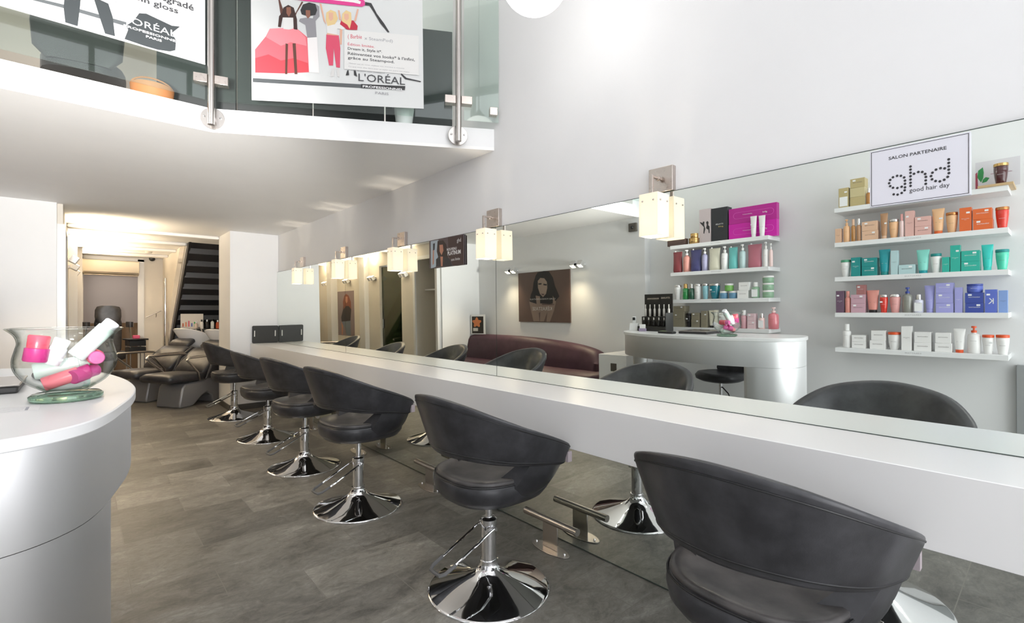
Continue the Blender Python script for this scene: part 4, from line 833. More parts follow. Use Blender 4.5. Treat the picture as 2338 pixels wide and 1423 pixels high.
    if kind == 'box' and wd > .055 and txt in '1K' and c1 != 'white' or (kind in ('cup', 'tube') and i % 3 == 0):
        s = 1 if i % 2 else -1; zz = h * .78 if kind == 'box' else h * .6; ww = min(.010, r * .3)
        obj('price_sticker', MB().box(fx + .0002, fx + .0008 + (0 if kind == 'box' else .001), s * r * .45 - ww, s * r * .45 + ww, zz - .006, zz + .006), STICK, t, smooth=0)
    if 'white label' in lab:
        obj('paper_label', MB().box(fx + .0001, fx + .0009, -r * .8, r * .8, h * .08, h * .55), STICK, t, smooth=0)
# wooden board and card at the end of the top shelf
t = obj('wooden_board', MB().box(-.29, 0, -.09, .09, 0, .0178), mat('pale_beech', (.55, .38, .2), .45), bev=.002); t.location = (-.752, .32, 2.122)
tag(t, 'pale wooden board on the end of the top shelf under the maroon bottle', 'board')
t = thing('display_card', 'white card with green leaf print standing behind the maroon bottle', 'card', (-.92, .335, 2.14), 0)
obj('card', MB().box(-.002, .002, -.13, .10, 0, .20), mat('display_card_paper', (.66, .64, .67), .5), t, smooth=0)
flats([('leaf', [(.07, .05), (.09, .09), (.085, .14), (.06, .16), (.055, .12), (.058, .08)]), ('leaf', [(.065, .045), (.04, .05), (.025, .075), (.045, .085), (.06, .07)]), ('stemr', [(.085, .0), (.1, .0), (.1, .12), (.09, .13)]),
       ('ln', [(-.05, .115), (.0, .115), (.0, .118), (-.05, .118)]), ('ln', [(-.09, .10), (.02, .10), (.02, .103), (-.09, .103)])], (.002, 0, 0), (0, 1, 0), (0, 0, 1), dict(leaf='2F8A4A', stemr='9A3A4E', ln='A06A7C'), t)
t = obj('heating_panel', MB().box(0, .05, -.17, .17, 0, .55), mat('grey_panel', (.32, .33, .33), .4), bev=.004); t.location = (XS, .06, .30)
tag(t, 'flat grey panel low on the wall past the product shelves', 'panel')

# ================================================================== SIGNS ON THE MIRROR
xm = lambda z: XW - TILT * (z - .87)
def sign(name, lab, cat, y0, y1, z0, z1, m, off=.0, th=.005):
    t = thing(name, lab, cat, (xm((z0 + z1) / 2) - .0012 - off, y0, z0))   # origin at the upper-y end: reading direction is -y
    t.rotation_euler = (0, math.atan(-TILT), 0)
    obj('panel', MB().box(-th, 0, y1 - y0, 0, 0, z1 - z0), m, t, bev=.0008, segs=1); return t
SIGNP = mat('sign_pale_plastic', (.72, .72, .78), .35)
t = sign('salon_sign', 'pale sign reading SALON PARTENAIRE ghd stuck on the mirror before the shelves', 'sign', .439, .187, 1.657, 1.8475, SIGNP, .002, .006)
fx = (-.0062, 0, 0); NY = (0, -1, 0); UZ = (0, 0, 1); W_, H_ = .252, .1905
BLK = mat('sign_black', (.03, .03, .035), .4)
b = MB()
for a0, a1, c0, c1 in ((.004, .248, .004, .0055), (.004, .248, .185, .1865), (.004, .0055, .004, .1865), (.2465, .248, .004, .1865)): b.box(-.0066, -.006, -a1, -a0, c0, c1)
obj('border_line', b, BLK, t, smooth=0)
text_fit('SALON PARTENAIRE', fx, NY, UZ, .052, .150, .197, .1605, BLK, t, bold=.012)
b = MB()
for y_, z_ in DOTS:
    cy_, cz_ = .439 - y_, z_ - 1.657
    b.add([(-.0068, -cy_ + .0036 * math.cos(a) * -1, cz_ + .0040 * math.sin(a)) for a in [2 * math.pi * k / 12 for k in range(12)]], [tuple(range(12))])
obj('dotted_logo', b, BLK, t, smooth=0)
text_fit('good hair day', fx, NY, UZ, .106, .028, .204, .046, BLK, t)
t = sign('mirror_poster', 'small landscape poster of a dark haired woman stuck at the top of the middle mirror', 'poster', 3.252, 2.806, 1.638, 1.852, mat('poster_mauve', hexc('574A4C'), .4), 0, .012)
GP = [(c, [(a + 3.252, b - 1.638) for a, b in p]) for c, p in POLY_G]
flats(GP, (-.0122, 0, 0), NY, UZ, dict(gblue='A9B8C2', gdark='23232B', gdark2='3E2A28', ghair='2C1A18', gskin='B98068'), t)
WI = mat('poster_white_ink', (.8, .8, .8), .5)
text_fit('ghd', (-.0140, 0, 0), NY, UZ, .375, .155, .425, .19, WI, t)
text_fit('NOUVEAU', (-.0140, 0, 0), NY, UZ, .245, .112, .37, .132, WI, t, bold=.02)
text_fit('PLATINUM', (-.0140, 0, 0), NY, UZ, .255, .078, .42, .108, WI, t, bold=.03)
text_fit('sans limite', (-.0140, 0, 0), NY, UZ, .30, .035, .41, .055, WI, t)

# ================================================================== BENCH SIDE
t = thing('banquette_bench', 'long burgundy leather banquette with rounded back against the white wall', 'bench', (XB, 0, 0))
def brow(y, zt, xs=.0, k=1.0): # cross section of the back
    return [(0.004, y, .44), (.30 * k + xs, y, .44), (.285 * k + xs, y, .60), (.24 * k + xs, y, zt - .07), (.20 * k, y, zt - .012), (.12 * k, y, zt), (.05, y, zt - .003), (.004, y, zt - .02)]
BK = [(6.49, .865), (6.2, .878), (5.6, .882), (5.0, .868), (4.5, .838), (4.15, .80), (3.92, .745), (3.82, .66)]
obj('backrest', MB().rings([brow(a, b, 0, 1 if a > 4.2 else .93) for a, b, in smooth_keys(BK, 5)]), BURG, t, smooth=50)
obj('seat', MB().rings([[(0.004, y, .42), (x, y, .42), (x + .02, y, .44), (x + .02, y, .475), (x - .02, y, .505), (.004, y, .51)] for y, x in smooth_keys([(6.49, .56), (5.5, .60), (4.6, .60), (4.0, .56), (3.70, .48), (3.60, .36)], 5)]), BURG, t, smooth=50)
obj('plinth', MB().box(.004, .46, 3.68, 6.49, 0, .42), mat('dark_plinth', (.03, .012, .016), .5), t, smooth=0)
t = thing('socket_pedestal', 'low white box pedestal with a dark socket beside the burgundy bench', 'pedestal', (-.62, 3.37, 0))
obj('pedestal_body', MB().box(-.30, .22, -.19, .19, 0, .765), GLOSSW, t, bev=.003)
obj('socket', MB().box(.2205, .226, -.06, .02, .58, .67), mat('bronze_socket', (.10, .085, .07), .4), t, bev=.002)
t = thing('portrait_poster', 'square brown portrait poster of a dark haired woman above the bench', 'poster', (XB, 4.45, 1.09))
obj('canvas', MB().box(.001, .018, .0, 1.045, .0, .735), mat('portrait_brown', hexc('5E4A42'), .5), t, smooth=0)
flats([(c, [(a - 4.45, b - 1.09) for a, b in p]) for c, p in POLY_K], (.018, 0, 0), (0, 1, 0), (0, 0, 1), dict(kskin='8A7568', khair='14100F', kskin2='948072', kskin3='4A302C'), t)
text_fit('KÉRASTASE', (.0225, 0, 0), (0, 1, 0), (0, 0, 1), .34, .17, .74, .235, mat('poster_cream_ink', (.62, .58, .54), .5), t)
text_fit('CURE FONDAMENTALE', (.0225, 0, 0), (0, 1, 0), (0, 0, 1), .27, .325, .79, .345, mat('poster_cream_ink', (.62, .58, .54), .5), t)
t = thing('counter_card', 'small framed dark card with orange flower leaning on the bench back', 'card stand', (XB + .15, 6.35, .878), R(-25))
obj('card_frame', MB().box(-.01, 0, -.13, .13, 0, .32), TRIMW, t, smooth=0)
obj('card_print', MB().box(0, .002, -.10, .11, .012, .29), mat('card_black', (.03, .025, .02), .4), t, smooth=0)
flats([('flo', [(.02 + .07 * math.cos(a) * (1 + .25 * math.sin(5 * a)), .19 + .07 * math.sin(a) * (1 + .25 * math.sin(5 * a))) for a in [2 * math.pi * k / 30 for k in range(30)]]), ('lbl', [(.0, .05), (.09, .05), (.09, .10), (.0, .10)])],
      (.002, 0, 0), (0, 1, 0), (0, 0, 1), dict(flo='C9794A', lbl='C9C4BC'), t)
t = thing('wall_sensor', 'small dark square sensor high on the wall near the shelf corner', 'sensor', (XB, 3.43, 2.255))
obj('housing', MB().box(0, .03, -.055, .055, -.05, .05), mat('bronze_sensor', (.09, .08, .065), .4), t, bev=.003)
obj('lens', MB().sphere((.032, 0, 0), .02, 14, 8), BLACKP, t)

def twin_spot(loc, lab, up, en, m, bodyc, g, facing=1):
    # two tilted cube heads on a round bracket; local +x leaves the wall
    t = thing('twin_spotlight', lab, 'wall spotlight', loc, 0, g)
    obj('bracket', MB().box(0, .02, -.09, .09, -.02, .02), m, t, bev=.003)
    for s in (-1, 1):
        a = R(30) * up
        M = Matrix.Translation((.07, s * .062, 0)) @ Matrix.Rotation(a, 4, 'Y')
        hd = obj('spot_head', MB().box(-.035, .035, -.04, .04, -.036, .036).xf(M), bodyc, t, bev=.003)
        zf = .0365 * (1 if up > 0 else -1)
        obj('lens', MB().box(-.028, .028, -.032, .032, min(zf, zf * 1.04), max(zf, zf * 1.04)).xf(M), SPOTLENS, hd, smooth=0)
        l = bpy.data.lights.new('spot_light', 'SPOT'); l.energy = en; l.spot_size = R(120); l.spot_blend = .8; l.color = (1, .80, .55); l.shadow_soft_size = .03
        lo = bpy.data.objects.new('spot_light', l); C.objects.link(lo); lo.parent = t
        d = M.to_3x3() @ Vector((0, 0, 1 if up > 0 else -1)); lo.location = M @ Vector((0, 0, zf * 1.25))
        lo.rotation_euler = d.to_track_quat('-Z', 'Y').to_euler()
    return t
twin_spot((XB, 5.60, 1.875), 'chrome twin spotlight over the brown portrait poster, end near the corner card', -1, 26, CHROME, CHROME, 'twin spotlights above the bench')
twin_spot((XB, 4.27, 1.875), 'chrome twin spotlight over the brown portrait poster, end near the product shelves', -1, 26, CHROME, CHROME, 'twin spotlights above the bench')
for y, lab in ((7.52, 'white cube twin spotlight on the rear wall beside the closet'), (8.76, 'white cube twin spotlight on the rear wall before the first pilaster'),
               (9.95, 'white cube twin spotlight on the rear wall above the woman poster'), (11.15, 'white cube twin spotlight on the rear wall nearest the doorway')):
    twin_spot((-.15, y, 1.90), lab, 1, 48, STEEL, SATINW, 'twin spotlights on the rear wall')

# ================================================================== REAR AREA
t = thing('glass_door', 'dark green tinted glass door in the rear wall recess', 'door', (-.2, 8.14, 0))
obj('glass_pane', MB().box(-.006, .006, -.41, .41, .01, 2.1), GLASSD, t, smooth=0)
obj('handle', MB().cyl((.02, .36, .95), (.02, .36, 1.12), .009, 10), STEEL, t)
struct('trim_7', MB().box(-.16, -.13, 7.23, 7.29, 0, 2.17).box(-.2, -.13, 6.54, 6.60, 0, 2.17).box(-.16, -.13, 6.6, 7.25, 2.12, 2.18), TRIMW, smooth=0)
t = obj('closet_shelf', MB().box(-.93, -.35, 6.58, 7.26, 0, .02), SHELFW, smooth=0); t.location = (0, 0, 1.62); tag(t, 'white shelf inside the open closet of the rear wall', 'shelf')
t = thing('coat_hook', 'black coat hook on the inner wall of the open closet', 'hook', (-.72, 7.268, 1.38))
obj('hook_plate', MB().box(-.03, .03, -.012, 0, -.04, .04), BLACKP, t, bev=.003); obj('hook_arm', MB().tube([(0, -.01, .02), (0, -.05, 0), (0, -.06, -.03), (0, -.05, -.05)], .008, 8), BLACKP, t)
t = thing('rear_poster', 'tall mauve poster of a standing long haired woman on the rear wall', 'poster', (-.15, 9.72, .75))
obj('sheet', MB().box(.001, .004, 0, .86, 0, .95), mat('rear_poster_paper', hexc('8C7C7E'), .5), t, smooth=0)
flats([(c, [(a - 9.80, b - .72) for a, b in p]) for c, p in POLY_B], (.004, 0, 0), (0, 1, 0), (0, 0, 1), dict(bjean='6F7A86', bdark='241C1E', bhair='7A3E28', gskin='B98068'), t)
# black case leaning on the pillar
t = thing('booster_case', 'flat black case with two white slots leaning against the pillar on the counter', 'case', (1.865, 7.235, .882), 0)
P = [(-.16 + .012, 0), (.155, 0), (.165, .01), (.162, .225), (.152, .235), (-.15, .235), (-.162, .225), (-.16, .01)]
obj('case_body', MB().extr(P, (0, 0, 0), (1, 0, 0), (0, 0, 1), .02).xf(Matrix.Rotation(R(4), 4, 'X')), mat('case_black', (.022, .022, .02), .5), t, bev=.003)
for x in (-.135, .125): obj('slot', MB().box(x - .006, x + .006, -.0245, -.0215, .09, .17).xf(Matrix.Rotation(R(4), 4, 'X')), mat('slot_white', (.7, .69, .65), .4), t, smooth=0)

# staircase seen from below, climbing towards the salon
t = thing('staircase', 'dark boarded underside of a staircase with pale side wall', 'staircase', (0, 0, 0))
DK = mat('black_stair_timber', (.012, .012, .013), .5)
y0, z0, y1, z1 = 8.85, LOW, 11.2, .45
n = 11; mb = MB(); slope = (z1 - z0) / (y1 - y0)
obj('soffit', MB().extr([(y0, z0), (y1, z1), (y1 + .02, z1 + .02), (y0 + .06, z0)], (2.03, 0, 0), (0, 1, 0), (0, 0, 1), -.80), DK, t, smooth=0)
for k in range(n):
    f = (k + .5) / n; y = y0 + (y1 - y0) * f; z = z0 + (z1 - z0) * f
    obj('riser_board', MB().box(1.23, 2.03, y - .012, y + .03, z - .075, z + .055), mat('stair_grey_board', (.03, .03, .031), .42), t, bev=.003)
obj('stringer', MB().extr([(y0 - .05, z0), (y0 + .12, z0), (y1, z1 + .12), (y1, z1 - .1)], (1.24, 0, 0), (0, 1, 0), (0, 0, 1), -.03), DK, t, smooth=0)
obj('side_wall', MB().extr([(y0 + .12, LOW - .001), (11.99, LOW - .001), (11.99, 0), (y1 + .25, 0), (y1, z1 + .12)], (1.20, 0, 0), (0, 1, 0), (0, 0, 1), .03), CREAM, t, smooth=0)
obj('glass_balustrade', MB().extr([(9.05, LOW - .01), (9.6, LOW - .01), (11.1, 1.1), (11.1, .62)], (1.188, 0, 0), (0, 1, 0), (0, 0, 1), .008), mat('glossy_cream_panel', (.62, .56, .47), .08), t, smooth=0)
obj('handrail', MB().cyl((1.17, 11.3, .45), (1.17, 11.3, 1.95), .02), CHROME, t)
t = thing('wall_handrail', 'thin steel handrail sloping up across the cream rear wall', 'handrail', (0, 11.94, 0))
obj('rail', MB().cyl((.93, 0, 1.20), (1.17, 0, 1.33), .012), STEEL, t)
obj('wall_bracket', MB().tube([(1.09, 0, 1.285), (1.09, .0, 1.22), (1.09, .055, 1.20)], .008, 8), STEEL, t)
t = thing('ceiling_camera', 'small dark camera dome where the rear ceiling meets the cream wall', 'camera', (1.02, 11.9, LOW))
obj('housing', MB().lathe([(.05, -.001), (.05, -.03), (.035, -.055), (.01, -.065)][::-1]), BLACKP, t)
t = thing('smoke_detector', 'round white smoke detector on the rear ceiling', 'detector', (.86, 10.6, LOW))
obj('housing', MB().lathe([(.01, -.04), (.045, -.035), (.055, -.012), (.055, -.001)]), mat('detector_plastic', (.6, .56, .5), .5), t)

# air conditioner over the doorway
t = thing('air_conditioner', 'long cream wall air conditioner above the rear doorway', 'air conditioner', (.40, 11.96, 2.0))
obj('housing', MB().extr([(-.0, 0), (.17, .03), (.20, .1), (.20, .25), (.18, .27), (0, .27)], (-.43, 0, 0), (0, -1, 0), (0, 0, 1), .0001 - .84), mat('cream_plastic', (.72, .64, .5), .4), t, bev=.004)
obj('louvre', MB().box(-.39, .39, -.19, -.06, -.012, .0), mat('cream_plastic_dark', (.55, .47, .36), .4), t, bev=.003)
obj('outlet_slot', MB().box(-.40, .40, -.201, -.199, .035, .05), mat('slot_shadow_plastic', (.12, .09, .06), .5), t, smooth=0)

# black reclining treatment chair in the far room
t = thing('treatment_chair', 'black leather treatment chair with headrest in the rear doorway', 'treatment chair', (.35, 11.72, 0), R(0))
obj('backrest', MB().rings([[(u * a, v * .05 - .0 + o, z) for u, v in sup(24, 3.5)] for a, z, o in ((.17, .55, .02), (.19, .62, .04), (.2, .9, .1), (.2, 1.1, .13), (.19, 1.16, .14), (.12, 1.18, .14))]), LEATHER, t, smooth=60)
obj('headrest', MB().rings([[(u * a, v * .06 + .10, z) for u, v in sup(24, 3.5)] for a, z in ((.15, 1.10), (.18, 1.12), (.195, 1.22), (.19, 1.34), (.165, 1.40), (.1, 1.42))]), LEATHER, t, smooth=60)
obj('seat', MB().rings([[(u * a, v * .26 - .1, z) for u, v in sup(28, 4)] for a, z in ((.2, .42), (.26, .45), (.27, .52), (.24, .57))]), LEATHER, t, smooth=60)
for s in (-1, 1): obj('armrest', MB().rings([[(s * .31 + u * .055, v * .22 - .02, z) for u, v in sup(20, 3)] for z in (1.02, 1.04, 1.10, 1.12)]), LEATHER, t, smooth=60)
for s in (-1, 1): obj('arm_bracket', MB().tube([(s * .27, .0, .5), (s * .33, .05, .8), (s * .31, .0, 1.03)], .014, 8), STEEL, t)
obj('pedestal', MB().lathe([(.28, 0), (.28, .03), (.08, .06), (.07, .42)], n=32), mat('white_plastic', (.75, .75, .74), .35), t)
t = thing('salon_trolley', 'black wheeled salon trolley with a pink item on top in the rear doorway', 'trolley', (.70, 10.95, 0), R(10))
for x in (-.1, .1):
    for y in (-.12, .12):
        obj('leg', MB().cyl((x, y, .05), (x, y, .78), .01, 8), STEEL, t); obj('caster', MB().sphere((x, y, .026), .026, 10, 6), BLACKP, t)
for z in (.58, .70): obj('drawer', MB().box(-.12, .12, -.14, .14, z, z + .1), BLACKP, t, bev=.006)
obj('top_tray', MB().box(-.15, .15, -.17, .17, .805, .83), BLACKP, t, bev=.006)
t = obj('pink_sponge_box', MB().box(-.05, .05, -.06, .06, 0, .055), mat('hot_pink', hexc('D03A6A'), .4), bev=.008); t.location = (.71, 10.95, .831); tag(t, 'small hot pink box on top of the black trolley', 'box')

# ------------------------------------------------------------------ shampoo units
def backwash():
    t = thing('shampoo_chair', 'x', 'shampoo chair', (0, 0, 0), 0, 'black leather backwash units')
    # local +x runs from the foot end to the basin, origin on the floor at the foot end
    SG = mat('silver_grey_plastic', (.34, .34, .35), .35, .35)
    body = [(.0, 0), (.0, .06), (.05, .27), (.10, .32), (.45, .34), (.85, .60), (1.1, .70), (1.12, .55), (.98, .0), (.62, 0), (.60, .10), (.5, .16), (.4, .12), (.26, .01), (.2, 0)]
    obj('base', MB().extr(body, (0, .21, 0), (1, 0, 0), (0, 0, 1), .42), SG, t, bev=.02, smooth=45)
    def pad(path, w, th, name, m=LEATHER):
        rs = []
        for i, (x, z, k) in enumerate(path):
            a = path[max(i - 1, 0)]; b = path[min(i + 1, len(path) - 1)]; tx, tz = b[0] - a[0], b[1] - a[1]; L = math.hypot(tx, tz); nx, nz_ = -tz / L, tx / L
            rs.append([(x + nx * v * th * k, u * w * (k * .25 + .75), z + nz_ * v * th * k) for u, v in sup(28, 4)])
        return obj(name, MB().rings(rs), m, t, smooth=60)
    pad([(-.24, .40, .3), (-.22, .405, .75), (-.15, .41, 1), (.1, .41, 1), (.38, .40, 1), (.46, .41, .8), (.49, .42, .3)], .28, .065, 'seat')
    pad([(.36, .43, .3), (.40, .46, .8), (.5, .53, 1), (.68, .66, 1), (.78, .73, .8), (.80, .745, .3)], .28, .07, 'backrest')
    pad([(.78, .75, .3), (.81, .78, .9), (.88, .82, 1), (.95, .85, .8), (.97, .86, .3)], .2, .05, 'neck_pad')
    for s in (-1, 1):
        obj('armrest', MB().tube([(.30, s * .27, .36), (.20, s * .33, .48), (.02, s * .36, .62), (-.03, s * .36, .66), (.02, s * .36, .69), (.2, s * .345, .69), (.5, s * .315, .69), (.62, s * .29, .68)], .017, 10), STEEL, t, smooth=60)
        obj('side_wing', MB().extr([(.36, .36), (.52, .38), (.78, .58), (.86, .74), (.78, .77), (.52, .62)], (0, s * .275 + (.02 if s > 0 else 0), 0), (1, 0, 0), (0, 0, 1), .04 if s > 0 else -.0001 + .04), LEATHER, t, bev=.015, smooth=60)
    # porcelain basin, tilted, open on top
    rs = []
    for k, (rx, ry, z, cx_) in enumerate(((.10, .10, .70, 1.2), (.2, .17, .76, 1.18), (.27, .24, .88, 1.14), (.30, .27, .955, 1.12), (.285, .255, .965, 1.12), (.25, .22, .93, 1.13), (.17, .15, .82, 1.17), (.04, .04, .785, 1.2))):
        rs.append([(cx_ + u * rx, v * ry, z + (.08 * (-u) * (1 if z > .85 else .3))) for u, v in sup(36, 2.6)])
    bs = obj('basin', MB().rings(rs), PORC, t, smooth=60)
    obj('neck_rest', MB().rings([[(.90 + u * .035, v * .13, z) for u, v in sup(18, 3)] for z in (.985, 1.02, 1.04)]), BLACKP, bs, smooth=60)
    obj('tap', MB().tube([(1.36, .06, .88), (1.36, .06, 1.0), (1.30, .05, 1.04), (1.2, .03, 1.02)], .012, 10), CHROME, bs)
    return t
bw = backwash()
for _o in [c for c in bw.children] + [g for c in bw.children for g in c.children]:
    for _v in _o.data.vertices: _v.co.x *= .84
bw.location = (.86, 8.04, 0); bw.rotation_euler = (0, 0, R(33)); bw['label'] = 'black leather shampoo chair with white basin, the one closest to the styling chairs'
dup(bw, (.56, 8.86, 0), R(33), 'black leather shampoo chair with white basin, standing behind the first one')
# shelf of bottles under the stairs
t = thing('product_cabinet', 'dark low cabinet under the stairs carrying salon bottles', 'cabinet', (1.67, 9.98, 0))
obj('cabinet_body', MB().box(-.42, .33, -.12, .12, 0, .99), mat('cabinet_black', (.02, .018, .017), .5), t, smooth=0)
obj('top_board', MB().box(-.43, .335, -.13, .13, .99, 1.01), mat('cabinet_black', (.02, .018, .017), .5), t, smooth=0)
t = thing('colour_chart', 'white display board with coloured bottle pictures above the basins', 'display board', (1.37, 9.92, 1.011))
obj('board', MB().box(-.13, .20, .0, .008, 0, .26), mat('chart_white', (.62, .57, .5), .5), t, smooth=0)
for k, c in enumerate(('B0562E', 'C9784A', 'C04A5A', '4A5AA0', '2E9A48', 'D8D2C8', 'D06A3A')):
    obj('printed_bottle', MB().box(-.105 + k * .042, -.085 + k * .042, -.0015, -.0002, .04, .10 + .02 * (k % 3)), mat('chart_%d' % k, hexc(c), .5), t, smooth=0)
for k, (c, h) in enumerate((('C9B8A8', .13), ('E6E0D8', .16), ('1E1A1A', .16), ('D8DAD4', .17), ('B4502A', .15), ('8C4A2A', .14))):
    t = thing('salon_bottle', ['beige', 'white', 'black', 'pale green', 'orange', 'brown'][k] + ' salon bottle on the cabinet under the stairs', 'bottle', (1.46 + k * .08, 9.88, 1.011), 0, 'salon bottles by the basins')
    obj('bottle_body', MB().lathe([(.026, 0), (.028, .004), (.028, h * .66), (.012, h * .78)], n=16), mat('salon_bottle_%d' % k, hexc(c), .35), t, smooth=50)
    obj('cap', MB().lathe([(.013, h * .781), (.013, h), (.004, h)], n=12), [SATINW, BLACKP][k % 2], t)

# ================================================================== MEZZANINE EDGE
DX, DY = 2.007 - .576, 2.514 - 3.347; DL = math.hypot(DX, DY); dx_, dy_ = DX / DL, DY / DL     # along the angled edge
nx_, ny_ = dy_, -dx_                                                                            # outward (towards the room)
def onedge(k, off): return (.576 + dx_ * k + nx_ * off, 3.317 + dy_ * k + ny_ * off)
def post(x, y, nx, ny, lab, cl):
    t = thing('railing_post', lab, 'railing post', (x, y, 2.385), math.atan2(ny, nx), 'steel posts of the mezzanine railing')
    obj('tube', MB().cyl((0, 0, .0), (0, 0, 1.35), .0185, 28), STEEL, t, smooth=50)
    obj('rosette', MB().cyl((-.062, 0, .055), (-.050, 0, .055), .062, 40).cyl((-.055, 0, .055), (0, 0, .055), .016, 16), STEEL, t, bev=.0015)
    for s in (-1, 1): obj('bolt', MB().sphere((-.049, s * .042, .06), .007, 10, 6), CHROME, t)
    for s in cl: obj('glass_clamp', MB().box(-.035, .014, s * .052 - .034, s * .052 + .034, .235, .285), NICKEL, t, bev=.002)
    return t
p1 = onedge(0, .05); post(.50 + .055, 3.262, -.3, -.954, 'steel railing post at the bend of the mezzanine edge', (-1, 1))
p2 = onedge(1.437, .062); post(p2[0], p2[1], nx_, ny_, 'steel railing post near the white mirror wall', (-1, 1))
def pane(a, b, z0, z1, lab):
    a, b = Vector((a[0], a[1], 0)), Vector((b[0], b[1], 0)); r = (b - a).normalized(); L = (b - a).length
    t = obj('railing_glass', MB().extr([(0, 0), (L, 0), (L, z1 - z0), (0, z1 - z0)], (0, 0, 0), r, (0, 0, 1), .008), GLASS, smooth=0)
    t.location = (a.x, a.y, z0); return tag(t, lab, 'glass panel', 'glass panels of the mezzanine railing')
pane((-1.0, 3.30), (.530, 3.30), 2.535, 3.6, 'clear glass railing pane carrying the black and white fashion poster')
pane(onedge(.03, .022), onedge(1.405, .022), 2.535, 3.6, 'clear glass railing pane carrying the poster with red and pink figures')
pane(onedge(1.475, .022), onedge(1.70, .022), 2.535, 3.6, 'narrow clear glass railing pane meeting the white wall')
t = thing('wall_clamp', 'small square nickel clamp holding the last glass pane at the wall', 'clamp', (onedge(1.665, .0)[0], onedge(1.665, .0)[1], 2.60), math.atan2(ny_, nx_))
obj('clamp_block', MB().box(.005, .05, -.025, .025, -.025, .025), NICKEL, t, bev=.002)

PW = mat('poster_paper_white', (.64, .65, .64), .4)
PCL = dict(grey2='54585A', pink1='E06A74', pink2='E88A92', pink3='D84A54', brown1='5E3A30', white='DAD9D6', brown2='3A2420', skin2='8A5A48', gry1='8E8C90', pale='E6E2E0', black1='2A2A2C', pink4='D24A66', skin1='D8A890',
           blond='DCC08A', white2='D0CECB', red1='B8203A', pink5='D8388A', black2='33383A', gry3='D2D4D8')
# poster on the angled pane
o = onedge(0, .0306); ro, uo = (dx_, dy_, 0), (0, 0, 1)
t = thing('railing_poster', 'white poster with four figures in red, pink and grey on the angled mezzanine glass', 'poster', (o[0] + dx_ * .218, o[1] + dy_ * .218, 2.556))
obj('sheet', MB().extr([(0, 0), (1.002, .03), (.99, 1.02), (-.008, 1.0)], (0, 0, 0), ro, uo, .0008), PW, t, smooth=0)
flats([(c, [(a - .218, b - 2.556) for a, b in p]) for c, p in POLY_D], (0, 0, 0), ro, uo, PCL, t, d0=.0012)
K1, K2, K3 = mat('print_black', (.05, .05, .055), .5), mat('print_red', hexc('C8324E'), .5), mat('print_mid', (.3, .3, .32), .5)
q = lambda k0, z0, k1, z1: (k0 - .218, z0 - 2.556, k1 - .218, z1 - 2.556)
D1 = .0052
text_fit("L'ORÉAL", (0, 0, 0), ro, uo, *q(.825, 2.724, 1.105, 2.782), K1, t, depth=D1)
text_fit('PROFESSIONNEL', (0, 0, 0), ro, uo, *q(.850, 2.686, 1.095, 2.700), mat('poster_white_ink', (.8, .8, .8), .5), t, depth=D1 + .0004, bold=.02)
text_fit('PARIS', (0, 0, 0), ro, uo, *q(.925, 2.652, 1.005, 2.667), K3, t, depth=D1)
text_fit('x SteamPod)', (0, 0, 0), ro, uo, *q(.86, 2.976, 1.03, 3.001), K3, t, depth=D1)
text_fit('( Barbie', (0, 0, 0), ro, uo, *q(.762, 2.972, .845, 3.005), K2, t, depth=D1, skew=.06)
text_fit('Édition limitée.', (0, 0, 0), ro, uo, *q(.762, 2.936, .92, 2.957), K2, t, depth=D1)
for s, z, k1 in (('Dream it, Style it*.', 2.905, .965), ("Réinventez vos looks* à l'infini,", 2.876, 1.165), ('grâce au Steampod.', 2.848, 1.04)):
    text_fit(s, (0, 0, 0), ro, uo, *q(.762, z, k1, z + .022), K1, t, depth=D1, bold=.015)
for s, z, k1 in (('*Rêver est en vous, stylisez vos cheveux à volonté', 2.822, 1.1), ('Ce que vous allez faire avec ce styler est entre vos mains', 2.802, 1.13), ('à vous de jouer avec Steampod', 2.781, .98)):
    text_fit(s, (0, 0, 0), ro, uo, *q(.766, z, k1, z + .009), K3, t, depth=D1)
# poster on the straight pane
t = thing('railing_poster', 'white poster with black clad legs and bold print on the straight mezzanine glass', 'poster', (-.47, 3.2915, 2.735))
obj('sheet', MB().box(0, 1.0, -.0008, 0, 0, .83), PW, t, smooth=0)
flats([(c, [(a + .47, b - 2.735) for a, b in p]) for c, p in POLY_L] + [('grey2', [(.0, .068), (.40, .085), (.40, .105), (.0, .09)])][:0], (0, -.0008, 0), (1, 0, 0), uo, PCL, t)
q = lambda x0, z0, x1, z1: (x0 + .47, z0 - 2.735, x1 + .47, z1 - 2.735)
WI = mat('poster_white_ink', (.8, .8, .8), .5); fo = (0, -.003, 0); rx = (1, 0, 0)
text_fit("L'ORÉAL", fo, rx, uo, *q(.150, 2.838, .392, 2.884), WI, t)
text_fit('PROFESSIONNEL', fo, rx, uo, *q(.160, 2.811, .405, 2.824), WI, t, bold=.02)
text_fit('PARIS', fo, rx, uo, *q(.255, 2.789, .325, 2.802), WI, t, bold=.02)
text_fit('reflets et dégradé', fo, rx, uo, *q(.07, 3.010, .474, 3.056), K1, t, bold=.02)
text_fit('exclusif. soin gloss', fo, rx, uo, *q(-.02, 2.965, .40, 3.006), K1, t, bold=.02)
text_fit('Demandez conseil dans ce salon', fo, rx, uo, *q(.06, 2.925, .33, 2.934), K3, t)
obj('edge_fold', MB().box(0, 1.0, -.006, -.0008, -.002, .004), SATINW, t, smooth=0)

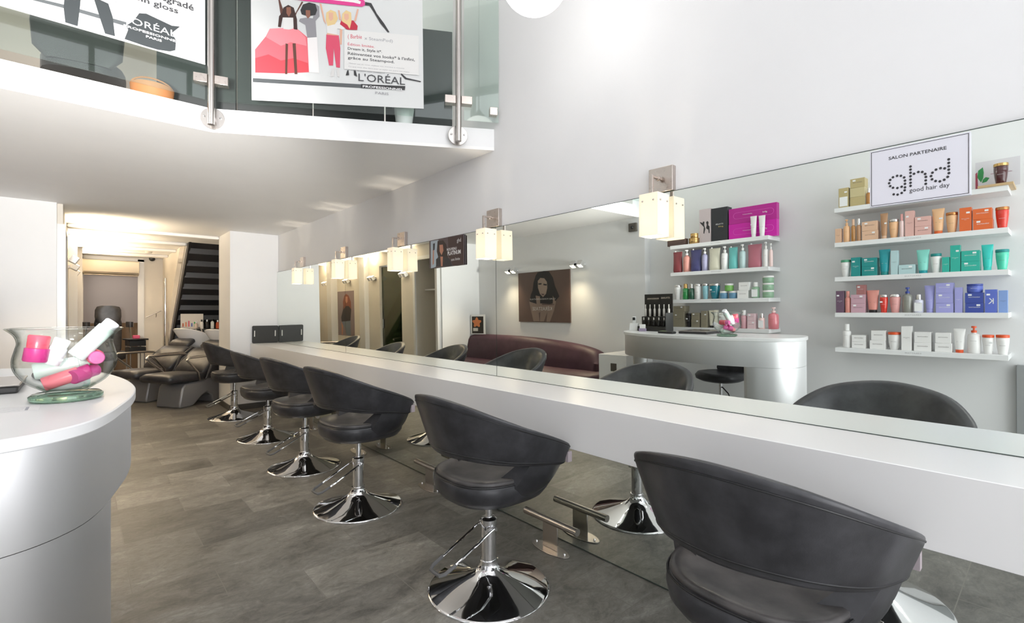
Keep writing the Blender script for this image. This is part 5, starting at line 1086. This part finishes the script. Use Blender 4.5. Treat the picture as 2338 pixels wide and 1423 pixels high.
# things standing on the mezzanine
t = thing('folding_screen', 'tall dark grey folding screen behind the mezzanine glass', 'screen', (.85, 3.45, MEZ), R(-30))
for k in range(4): obj('panel', MB().box(-.58 + k * .46, -.13 + k * .46, -.015, .015, .01, (1.25, 1.22, 1.0, .74)[k]), mat('screen_dark_grey', (.052, .055, .056), .6), t, bev=.004)
t = thing('hood_dryer', 'round dark hair dryer hood on a pole behind the angled glass', 'hood dryer', (1.60, 3.35, MEZ), 0)
obj('hood', MB().sphere((0, 0, .92), .15, 24, 14, sz=1.1), mat('hood_dark', (.05, .052, .055), .35), t)
obj('pole', MB().cyl((0, 0, .02), (0, 0, .8), .012), STEEL, t); obj('base', MB().lathe([(.16, 0), (.16, .02), (.02, .04)]), BLACKP, t)
t = thing('waste_bin', 'small pale bin with a crumpled bag on the mezzanine by the post', 'bin', (1.575, 2.855, MEZ), 0)
obj('bucket', MB().lathe([(.05, 0), (.07, .16), (.066, .16), (.046, .005)], n=24), mat('bin_white', (.7, .73, .71), .35), t)
obj('liner', MB().rings([[(.07 * k * math.cos(a) * (1 + .06 * math.sin(5 * a)), .07 * k * math.sin(a) * (1 + .06 * math.sin(5 * a)), z) for a in [2 * math.pi * j / 30 for j in range(30)]] for k, z in ((1.02, .12), (1.12, .15), (1.05, .175), (.9, .165))], False, False), mat('liner_pale', (.6, .66, .63), .4), t)
t = obj('purple_packet', MB().box(-.03, .03, -.008, .008, 0, .07), mat('purple_card', hexc('8C6AB0'), .5), bev=.002); t.location = (1.575, 2.855, MEZ + .13); t.rotation_euler = (0, R(14), R(-30)); tag(t, 'small purple packet sticking out of the pale bin', 'packet')
t = obj('sideboard', MB().box(-.95, .25, 0, .35, 0, .42), mat('mezzanine_oak', (.42, .31, .21), .5), bev=.004); t.location = (0, 4.6, MEZ); tag(t, 'long brown low sideboard on the mezzanine behind the straight glass', 'sideboard')
t = thing('wicker_basket', 'orange brown wicker basket on the mezzanine by the bend', 'basket', (.30, 3.48, MEZ), 0)
obj('basket_body', MB().lathe([(.07, 0), (.1, .03), (.105, .085), (.095, .085), (.088, .02)], n=24), mat('wicker_orange', (.36, .15, .055), .7), t)
obj('handle', MB().tube([(.1 * math.cos(a), 0, .08 + .06 * math.sin(a)) for a in [math.pi * k / 12 for k in range(13)]], .005, 6), mat('wicker_orange', (.36, .15, .055), .7), t)
t = thing('office_chair', 'grey rounded mezzanine chair back seen through the straight glass', 'chair', (-.02, 3.95, MEZ), R(80))
obj('backrest', MB().rings([[(u * .03, v * .22 * s, z) for u, v in sup(20, 3)] for s, z in ((.7, .30), (.95, .36), (1, .5), (.9, .68), (.6, .74))]), DGREY, t, smooth=60)
obj('seat', MB().rings([[(.18 + u * .2, v * .2, z) for u, v in sup(20, 3)] for z in (.26, .28, .32, .34)]), DGREY, t, smooth=60)
obj('post', MB().cyl((.18, 0, .03), (.18, 0, .27), .02), STEEL, t); obj('base', MB().lathe([(.2, 0), (.2, .02), (.03, .04)], (.18, 0, 0)), BLACKP, t)
